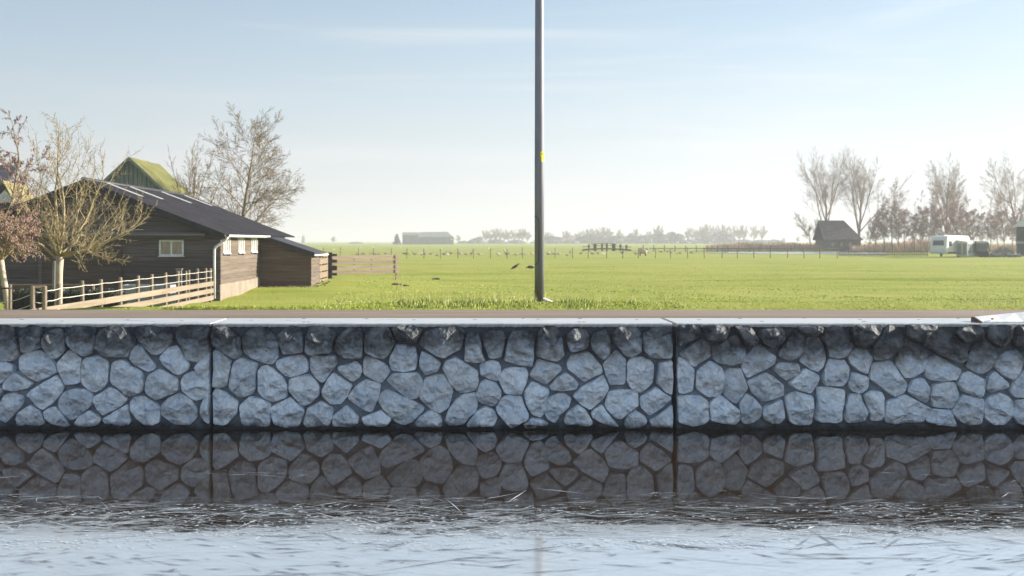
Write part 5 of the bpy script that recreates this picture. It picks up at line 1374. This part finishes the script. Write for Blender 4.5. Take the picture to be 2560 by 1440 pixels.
fixed = [(895,640),(910,641),(926,639),(935,640),(948,641),(965,638),(1010,637),(1014,641),(1036,641),(1045,638),(1062,641),(1077,640),(1093,642),(1110,641),(1122,639),(1128,637),(1147,637),(1152,640),(1165,641),(1178,640),(1199,641),(1245,641),(1266,640),(1272,638),(1290,641),(1306,640),(1312,639),(1330,639),(1371,641),(1384,640),(1397,641),(1418,642),(1425,637),(1452,638),(1481,640),(1496,638),(1510,637),(1555,638),(1588,640),(1595,639),(1652,634),(1668,632),(1678,638),(1693,637),(1700,638),(1728,637),(1815,634)]
for px, py in fixed: place(r.choice(['grey_up', 'grey_dn', 'grey_dn']), px, py, r.choice([0, math.pi]) + r.gauss(0, .6), r.uniform(.7, .95))
for px, py in [(777,612),(833,627),(865,616),(881,623),(902,621),(933,622),(970,622),(1101,627),(1187,625),(1222,627),(1262,629),(1314,627),(1055,640),(1120,641),(1372,637),(1508,640),(1614,637),(1622,634),(1000,622),(960,617)]: place('white', px, py, r.uniform(0, 6.28), r.uniform(.6, .85) if py > 618 else 1.0)
def crow_mesh(k):
    b = MB()
    if k == 0: b.tube([(-.28, 0, .06), (-.12, 0, .16), (.06, 0, .25), (.16, 0, .33)], [.015, .07, .085, .05], 8); b.ball((.20, 0, .37), (.06, .045, .05), 6, 5); b.tube([(.24, 0, .37), (.32, 0, .35)], [.02, .005], 5)
    else: b.tube([(-.24, 0, .14), (-.1, 0, .17), (.1, 0, .18), (.18, 0, .17)], [.015, .08, .09, .05], 8); b.ball((.22, 0, .15), (.055, .045, .045), 6, 5); b.tube([(.26, 0, .14), (.33, 0, .10)], [.018, .005], 5)
    return b
for k, (px, py, lab) in enumerate(((1288, 673, 'dark crow standing upright in the mown meadow'), (1327, 675, 'dark crow crouching in the grass close to the lamp post'))):
    d = 2.0*F/(py-HY); x = wx(px, d); t = bird('crow', (0,0,0), lab, 'bird', None, crow_mesh(k), cb); t.location = (x, d-D0, gz(x, d)-.02); t.rotation_euler = (0, 0, .2 + 2.8*k); t.scale = (1.15,)*3
sh = M('sheep_wool', (.46, .34, .24), (.55, .43, .33), 6, bmp=.3)
d = 150; x = wx(1607, d); t = thing('sheep', (x, d-D0, gz(x, d)), 'tan woolly sheep standing behind the wire fence', 'sheep')
z = gz(x, d); Y = d-D0
MB().ball((x, Y, z+.68), (.58, .32, .36), 12, 8, .05).build('body', sh, t, smooth=True)
MB().tube([(x+.45, Y, z+.85), (x+.66, Y, z+1.0), (x+.82, Y, z+.9)], [.16, .12, .07], 8).build('head', sh, t, smooth=True)
for sx in (-.35, .35):
    for sy in (-.16, .16): MB().tube([(x+sx, Y+sy, z+.5), (x+sx, Y+sy, z)], [.07, .045], 6).build('leg', wood_old, t)

# ------------------------------------------------------------------ far farm and mills
d = 700.0; Y = d-D0; z = .3
t = thing('distant_farm', (wx(1040, d), Y, z), 'long low bluish farm sheds on the hazy horizon', 'farm')
MB().box(wx(1006, d), wx(1046, d), Y, Y+12, z, wz(588, d)).build('wall', far_wood, t)
MB().prism([(Y-.4, wz(588, d)), (Y+12.4, wz(588, d)), (Y+6, wz(580.5, d))], wx(1005, d), wx(1047, d), 'x').build('roof', far_wood, t)
MB().box(wx(1047.2, d), wx(1134, d), Y+3, Y+18, z, wz(592, d)).build('wall', far_wood, t)
MB().add([(wx(1047.2, d), Y+2.6, wz(591, d)), (wx(1136, d), Y+2.6, wz(595, d)), (wx(1118, d), Y+10, wz(579, d)), (wx(1047.2, d), Y+10, wz(580, d)), (wx(1136, d), Y+18, wz(595, d)), (wx(1047.2, d), Y+18, wz(591, d))], [(0,1,2,3), (1,4,2), (4,5,3,2), (0,3,5)]).build('roof', far_wood, t)
for px in (1060, 1080, 1100): MB().box(wx(px, d), wx(px+9, d), Y+2.9, Y+2.99, z, wz(596, d)).build('door', far_wood, t)
MB().box(wx(1126, d), wx(1131, d), Y+2.85, Y+2.98, wz(600, d), wz(595, d)).build('door', M('lit_door', (.8, .7, .5), bmp=0), t)
wsh = M('far_white_wall', (.8, .8, .8), bmp=0)
for px, w_, lab in ((1443, 3.2, 'tiny white shed among the horizon bushes'), (1724, 1.6, 'tiny white cabin beside the tall horizon trees'), (1695, 1.4, 'tiny white hut left of the tall horizon trees'), (1777, 1.3, 'tiny white hut below the tall horizon trees')):
    d = 760; x = wx(px, d); t = thing('distant_hut', (x, d-D0, .3), lab, 'hut')
    MB().box(x-w_/2, x+w_/2, d-D0, d-D0+3, .2, 1.9 + .2*w_).build('wall', wsh, t)
    MB().prism([(x-w_/2-.15, 1.9+.2*w_), (x+w_/2+.15, 1.9+.2*w_), (x, 2.4+.5*w_)], d-D0-.1, d-D0+3.1, 'y').build('roof', far_wood, t)
for px, d, hh, lab in ((758.5, 1150, 7.8, 'hazy windmill beyond the lean-to roof'), (1180, 1600, 6.5, 'faint windmill among bushes right of the far farm')):
    x = wx(px, d); Y = d-D0; t = thing('windmill', (x, Y, .3), lab, 'windmill')
    MB().lathe([(2.1, 0), (1.5, hh*.75), (1.3, hh*.8), (1.4, hh*.82), (.5, hh)], (x, Y, .3), 8).build('tower', far_wood, t)
    hub = Vector((x, Y-1.8, .3+hh*.86))
    for k in range(4):
        an = R(8 + 90*k); MB().beam(hub, hub + Vector((math.cos(an), 0, math.sin(an)))*hh*.72, .18, .18, up=(0,1,0)).build('sail', far_wood, t)
    MB().tube([hub + Vector((0, 1.8, 0)), hub + Vector((0, -.2, 0))], .25, 6).build('hub', far_wood, t)

# ------------------------------------------------------------------ clods and a stake in the meadow
for i, (px, py, w_, lab) in enumerate(((990, 717, .24, 'larger dark molehill beside the thin stake'), (1014, 718, .12, 'small dark molehill beside the thin stake'), (1092, 702, .14, 'low tussock of dark earth on the furrow'), (705, 721, .25, 'flat tan earth patch before the lean-to'))):
    d = 1.97*F/(py-HY); x = wx(px, d); z = gz(x, d); t = thing('molehill', (x, d-D0, z), lab, 'molehill')
    b = MB(); 
    for k in range(9): b.ball((x + rng.gauss(0, w_*.45), d-D0 + rng.gauss(0, .08), z+.01), (w_*rng.uniform(.25, .5), .12, rng.uniform(.03, .085)), 8, 5, .2)
    b.build('soil', soil_m, t, smooth=True)
d = 46; x = wx(1005, d); t = thing('stake', (x, d-D0, gz(x, d)), 'thin pale stake standing in the meadow near the molehills', 'stake')
MB().tube([(x, d-D0, gz(x, d)-.1), (x+.01, d-D0, wz(681, d))], [.012, .009], 6).build('rod', straw_m, t)
MB().tube([(x+.01, d-D0, wz(682, d)), (x+.01, d-D0, wz(680.5, d))], [.02, .02], 6).build('cap', straw_m, t)

# ------------------------------------------------------------------ grass
def blades(name, label, n, fx, m, kind='stuff'):
    r = np.random.default_rng(len(name)*31 + n)
    x, d, h_, w_ = fx(r, n)
    z = ground(x, d) - .01
    y = d - D0; a = r.uniform(0, np.pi, n); lx = r.normal(0, .35, n)*h_; ly = r.normal(0, .35, n)*h_
    dx = np.cos(a)*w_; dy = np.sin(a)*w_
    v = np.empty((n, 5, 3))
    v[:,0] = np.stack([x-dx, y-dy, z], -1); v[:,1] = np.stack([x+dx, y+dy, z], -1)
    v[:,2] = np.stack([x+dx*.7+lx*.35, y+dy*.7+ly*.35, z+h_*.55], -1); v[:,3] = np.stack([x-dx*.7+lx*.35, y-dy*.7+ly*.35, z+h_*.55], -1)
    v[:,4] = np.stack([x+lx, y+ly, z+h_], -1)
    o = np.arange(n)[:,None]*5
    me = bpy.data.meshes.new(name)
    fq = (o + np.array([0,1,2,3])).tolist(); ft = (o + np.array([3,2,4])).tolist()
    me.from_pydata(v.reshape(-1,3).tolist(), [], fq + ft); me.update(); me.materials.append(m)
    ob = bpy.data.objects.new(name, me); col.objects.link(ob); tag(ob, label, 'grass', kind=kind); return ob
def f_verge(r, n):
    x = r.uniform(-4.9, 12.5, n); d = 18.12 + np.abs(r.normal(0, 1, n))**1.3*1.1*(.25 + .75*sm(-3.6, -.6, x)); d = np.minimum(d, 21)
    clump = .5 + .5*np.sin(x*2.1 + np.sin(x*5.3))*np.sin(x*.8 + 2)
    return x, d, r.uniform(.010, .03, n)*(1 + .8*clump)*np.where(x > 3.2, .7, 1), r.uniform(.003, .006, n)
blades('verge_grass', 'short sunlit grass along the road edge', 34000, f_verge, grass_m)
def f_weed(r, n):
    c = np.array([-1.6, -1.1, -.75, -.3, .1, .5, .85, 1.35, 1.8, 2.2, 2.7, 3.3]); k = r.integers(0, len(c), n)
    x = c[k] + r.normal(0, .13, n); d = 18.35 + r.uniform(0, 1.3, n); hh = np.array([.05, .11, .14, .08, .13, .06, .09, .05, .13, .06, .08, .05])[k]
    return x, d, hh*.72*r.uniform(.4, 1.15, n), r.uniform(.005, .013, n)
blades('verge_weeds', 'darker clumps of weeds round the lamp post', 2200, f_weed, weed_m)
def f_straw(r, n):
    x = r.choice([-1.2, -.55, .95, 1.45, 2.1, -2.2, .1, 3.2, 8.6], n) + r.normal(0, .25, n); d = 18.4 + r.uniform(0, 1.5, n)
    return x, d, r.uniform(.08, .24, n), r.uniform(.002, .004, n)
blades('dry_stalks', 'scattered dry pale stalks on the verge', 420, f_straw, straw_m)
def f_field(r, n):
    d = 36 + 60*r.random(n)**1.5; x = r.uniform(-.42, .52, n)*d
    x = np.where((x < -5) & (d < 56), -5 + r.random(n)*20, x)
    k = .5 + .5*np.sin(x*.9 + d*1.3)*np.sin(d*.7)
    return x, d, r.uniform(.015, .05, n)*(.5 + .7*k), r.uniform(.01, .03, n)
blades('meadow_grass', 'rough grazed grass tufts over the near meadow', 45000, f_field, grass_m)

# ------------------------------------------------------------------ frost needles and cracks in the ice
def slivers(name, label, n, fx, m, zz):
    r = np.random.default_rng(n); x, y, ln, w_, a = fx(r, n)
    dx, dy = np.cos(a)*ln/2, np.sin(a)*ln/2; ex, ey = -np.sin(a)*w_/2, np.cos(a)*w_/2
    bow = r.normal(0, .016, n)*ln
    v = np.stack([np.stack([x-dx, y-dy, x*0+zz], -1), np.stack([x+ex+bow*ex/w_*2, y+ey+bow*ey/w_*2, x*0+zz+.0012], -1), np.stack([x+dx, y+dy, x*0+zz], -1), np.stack([x-ex+bow*ex/w_*2, y-ey+bow*ey/w_*2, x*0+zz+.0008], -1)], 1)
    me = bpy.data.meshes.new(name); me.from_pydata(v.reshape(-1, 3).tolist(), [], (np.arange(n)[:, None]*4 + np.arange(4)).tolist()); me.update(); me.materials.append(m)
    o = bpy.data.objects.new(name, me); col.objects.link(o); tag(o, label, 'ice', kind='stuff')
needle_m = M('frost_needles', (.42, .47, .52), (.58, .62, .66), 3, rough=.25, bmp=0, spec=.8)
crack_m = M('clear_ice_cracks', (.10, .11, .13), (.17, .185, .21), 3, rough=.15, bmp=0, spec=.5)
def f_needle(r, n):
    c = r.integers(0, 260, n); cr = np.random.default_rng(77)
    cy_ = -5.3 + 1.25*cr.random(260)**1.7 + (cr.random(260) < .07)*1.3; cx_ = cr.uniform(-8.2, 9.5, 260); ca = cr.normal(0, .35, 260)
    x = cx_[c] + r.normal(0, .45, n); y = cy_[c] + r.normal(0, .12, n)
    ln = np.exp(r.normal(-2.0, .8, n))  .clip(.03, .6); a = ca[c] + r.normal(0, .28, n); k = r.random(n) < .15; a = np.where(k, r.uniform(-1.2, 1.2, n), a)
    return x, y, ln, r.uniform(.003, .010, n)*(.6 + ln).clip(0, 1.3), a
slivers('ice_needles', 'pale frost needles scattered over the dark canal ice', 2300, f_needle, needle_m, .004)
def f_fleck(r, n):
    y = -5.3 + 1.1*r.random(n)**1.5; x = r.uniform(-8, 9.3, n) + .25*np.sin(y*9); keep = np.sin(x*1.9 + np.sin(y*4.1)*2)*np.sin(x*.7 + y*3) > -.25
    y = np.where(keep, y, -5.4 - r.random(n)*.3)
    return x, y, r.uniform(.015, .06, n), r.uniform(.008, .025, n), r.uniform(-.5, .5, n)
slivers('frost_flecks', 'small frost flecks along the ragged edge of the ice sheet', 2600, f_fleck, needle_m, .0045)
def f_crack(r, n):
    c = r.integers(0, 60, n); cr = np.random.default_rng(5); cx_ = cr.uniform(-4.2, 5, 60); cy_ = cr.uniform(-6.6, -5.1, 60); ca = cr.uniform(-.6, .6, 60)
    return cx_[c] + r.normal(0, .4, n), cy_[c] + r.normal(0, .1, n), np.exp(r.normal(-1.6, .7, n)).clip(.05, 1.3), r.uniform(.004, .02, n), ca[c] + r.normal(0, .3, n)
slivers('ice_cracks', 'thin dark cracks in the bright ice sheet', 420, f_crack, crack_m, .0042)

# ------------------------------------------------------------------ haze
hm = bpy.data.materials.new('haze_air'); hm.use_nodes = True; tn = hm.node_tree; tn.nodes.clear()
ho = tn.nodes.new('ShaderNodeOutputMaterial'); pv = tn.nodes.new('ShaderNodeVolumePrincipled')
pv.inputs['Color'].default_value = (.68, .69, .74, 1); pv.inputs['Density'].default_value = HAZE; pv.inputs['Anisotropy'].default_value = 0.2
tn.links.new(pv.outputs['Volume'], ho.inputs['Volume'])
b = MB(); b.box(-5600, 5600, -700, 5700, -2.5, 26)
o = b.build('haze', hm); tag(o, 'thin winter haze over the polder', 'haze', kind='stuff')
